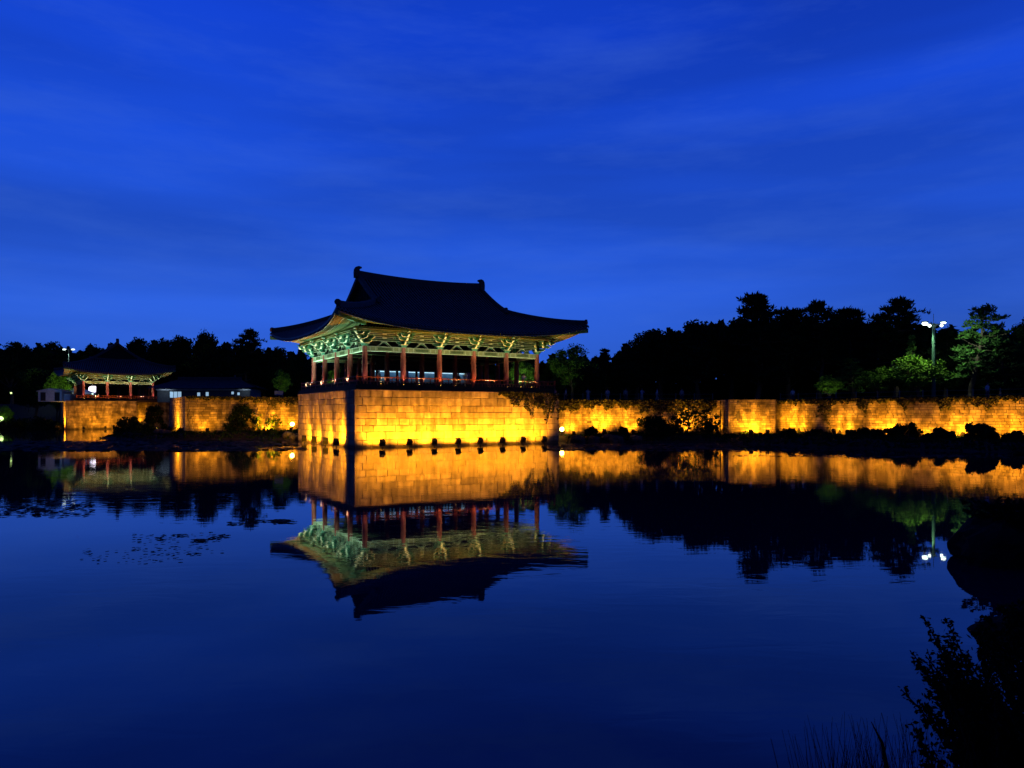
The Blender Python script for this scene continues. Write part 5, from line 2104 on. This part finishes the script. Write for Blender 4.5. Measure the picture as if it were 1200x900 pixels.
# ------------------------------------------------------------------ people
def person(x, Y, zfoot, label, shirt, trousers, pose="stand", face=0.0, h=1.7, hairc="hair"):
    k = h / 1.72
    J = {}
    sw = 0.0
    stride = {"stand": 0.07, "walk": 0.26, "lean": 0.06, "raise": 0.07}[pose]
    E = []
    P_ = []
    Rr = []

    def add(p, r, parent=None):
        P_.append(p)
        Rr.append(r)
        if parent is not None:
            E.append((parent, len(P_) - 1))
        return len(P_) - 1

    lean = 0.16 if pose == "lean" else 0.02
    pel = add((0, 0, 0.95), (0.15, 0.11))
    wai = add((0, -lean * 0.3, 1.12), (0.14, 0.10), pel)
    che = add((0, -lean * 0.8, 1.33), (0.165, 0.11), wai)
    nec = add((0, -lean, 1.48), (0.055, 0.055), che)
    hd0 = add((0, -lean - 0.02, 1.55), (0.075, 0.085), nec)
    hd1 = add((0, -lean - 0.02, 1.66), (0.078, 0.09), hd0)
    for s in (-1, 1):
        hip = add((s * 0.09, 0, 0.88), (0.095, 0.095), pel)
        kn = add((s * 0.10, -s * stride * 0.5 - 0.02, 0.49), (0.065, 0.065), hip)
        an = add((s * 0.10, -s * stride + (0.05 if s < 0 and pose == "walk" else 0), 0.09), (0.042, 0.045), kn)
        add((s * 0.11, -s * stride - 0.15, 0.035), (0.04, 0.032), an)
        sh = add((s * 0.18, -lean * 0.85, 1.40), (0.062, 0.062), che)
        if pose == "raise":
            el = add((s * 0.24, -0.22, 1.22), (0.045, 0.045), sh)
            ha = add((s * 0.10, -0.36, 1.42), (0.034, 0.034), el)
        elif pose == "lean":
            el = add((s * 0.27, -0.22, 1.15), (0.045, 0.045), sh)
            ha = add((s * 0.20, -0.46, 1.02), (0.034, 0.034), el)
        else:
            el = add((s * 0.24, 0.03 + s * stride * 0.3, 1.12), (0.045, 0.045), sh)
            ha = add((s * 0.24, -0.06 + s * stride * 0.6, 0.88), (0.034, 0.034), el)
        # palm and fingers
        p = Vector(P_[ha])
        dirv = (p - Vector(P_[el])).normalized()
        add(tuple(p + dirv * 0.09), (0.026, 0.016), ha)
    me = bpy.data.meshes.new("person")
    me.from_pydata([tuple(c * k for c in p) for p in P_], E, [])
    ob = bpy.data.objects.new("person", me)
    COL.objects.link(ob)
    md = ob.modifiers.new("skin", "SKIN")
    for i_, r in enumerate(Rr):
        sv = me.skin_vertices[0].data[i_]
        sv.radius = (r[0] * k, r[1] * k)
        sv.use_root = i_ == 0
    sd = ob.modifiers.new("sub", "SUBSURF")
    sd.levels = sd.render_levels = 1
    dg = bpy.context.evaluated_depsgraph_get()
    m2 = bpy.data.meshes.new_from_object(ob.evaluated_get(dg))
    bpy.data.objects.remove(ob)
    for mt in (M["skin"], shirt, trousers, M["blackmetal"]):
        m2.materials.append(mt)
    for p in m2.polygons:
        c = p.center / k
        rr = abs(c.x)
        if c.z < 0.075:
            p.material_index = 3
        elif c.z < 0.97 and rr < 0.215:
            p.material_index = 2
        elif c.z < 1.455 and not (rr > 0.2 and c.z < 1.14 and pose != "raise") and not (pose in ("raise", "lean") and c.y < -0.26):
            p.material_index = 1
        p.use_smooth = True
    o = bpy.data.objects.new("person", m2)
    COL.objects.link(o)
    X = px(x, Y)
    o.location = (X, Y, zfoot)
    o.rotation_euler = (0, 0, face)
    tag(o, label, "person", "people by the pond walls")
    mb = MB()
    mb.ball((0, (-lean - 0.005) * k, 1.665 * k), (0.088 * k, 0.105 * k, 0.10 * k), nu=12, nv=8)
    mb.build("hair", [M["hair"]], o, smooth=True)
    return o


def cloth(n, c):
    return mat("cloth_" + n, c, 0.9, scale=8)


WHITE, PALEBLUE, GREY, NAVY, PINKC, BEIGE, BLACK = cloth("white", (0.75, 0.76, 0.78)), cloth("pale_blue", (0.45, 0.55, 0.75)), cloth("grey", (0.35, 0.35, 0.37)), cloth("navy", (0.03, 0.04, 0.09)), cloth("pink", (0.65, 0.35, 0.40)), cloth("beige", (0.55, 0.48, 0.38)), cloth("black", (0.02, 0.02, 0.02))
zw = 4.43
PE = [
    (650, 87.5, "person in a pinkish shirt on the walkway nearest the pavilion deck", PINKC, GREY, "stand", 0.4, zw),
    (663, 87.2, "person in a white shirt on the walkway, second from the pavilion deck", WHITE, NAVY, "walk", 1.3, zw),
    (689, 87.4, "person in a white shirt with pale shorts on the walkway below the dim low tree", WHITE, PALEBLUE, "raise", 0.0, zw),
    (712, 87.2, "person in a pale blue top standing on the walkway below the spiky tree", PALEBLUE, GREY, "stand", -0.3, zw),
    (733, 87.3, "person in dark clothes on the walkway between pale blue and raised arm figures", GREY, NAVY, "stand", 0.2, zw),
    (752, 87.2, "person in a pale top with raised arms on the walkway", PALEBLUE, BEIGE, "raise", 0.6, zw),
    (770, 87.2, "person in a white top walking at the walkway's last visible group", WHITE, GREY, "walk", 1.5, zw),
    (799, 87.2, "person in a grey top alone on the walkway above the big shrub", GREY, NAVY, "stand", 0.1, zw),
    (929, 87.5, "person in a white shirt alone above the first light pool of the long wall", WHITE, NAVY, "stand", 0.0, zw),
    (1157, 71.8, "person in a pale blue shirt alone under the pale trunked pine", PALEBLUE, NAVY, "stand", 0.3, zw),
]
for x, Y, lb, s_, t_, po, fc, zf_ in PE:
    person(x, Y, zf_, lb, s_, t_, po, fc)
q = on_line(A + V * 3.6, U, 546)
person(546, q[1], 5.70, "person in white photographing beside the display case inside the pavilion", WHITE, BEIGE, "raise", -0.5)
q = on_line(A + V * 6.0, U, 537)
person(537, q[1], 5.70, "person in black silhouetted against the display case inside the pavilion", BLACK, BLACK, "stand", 0.5)
q = on_line(A + V * 6.0, U, 444)
person(444, q[1], 5.70, "person in grey standing near the pavilion's inner columns left of the display case", GREY, NAVY, "stand", 0.8)
q = on_line(A + V * 2.6, U, 613)
person(613, q[1], 5.70, "person in a white top leaning at the railing near the pavilion's right columns", WHITE, GREY, "lean", ANG)
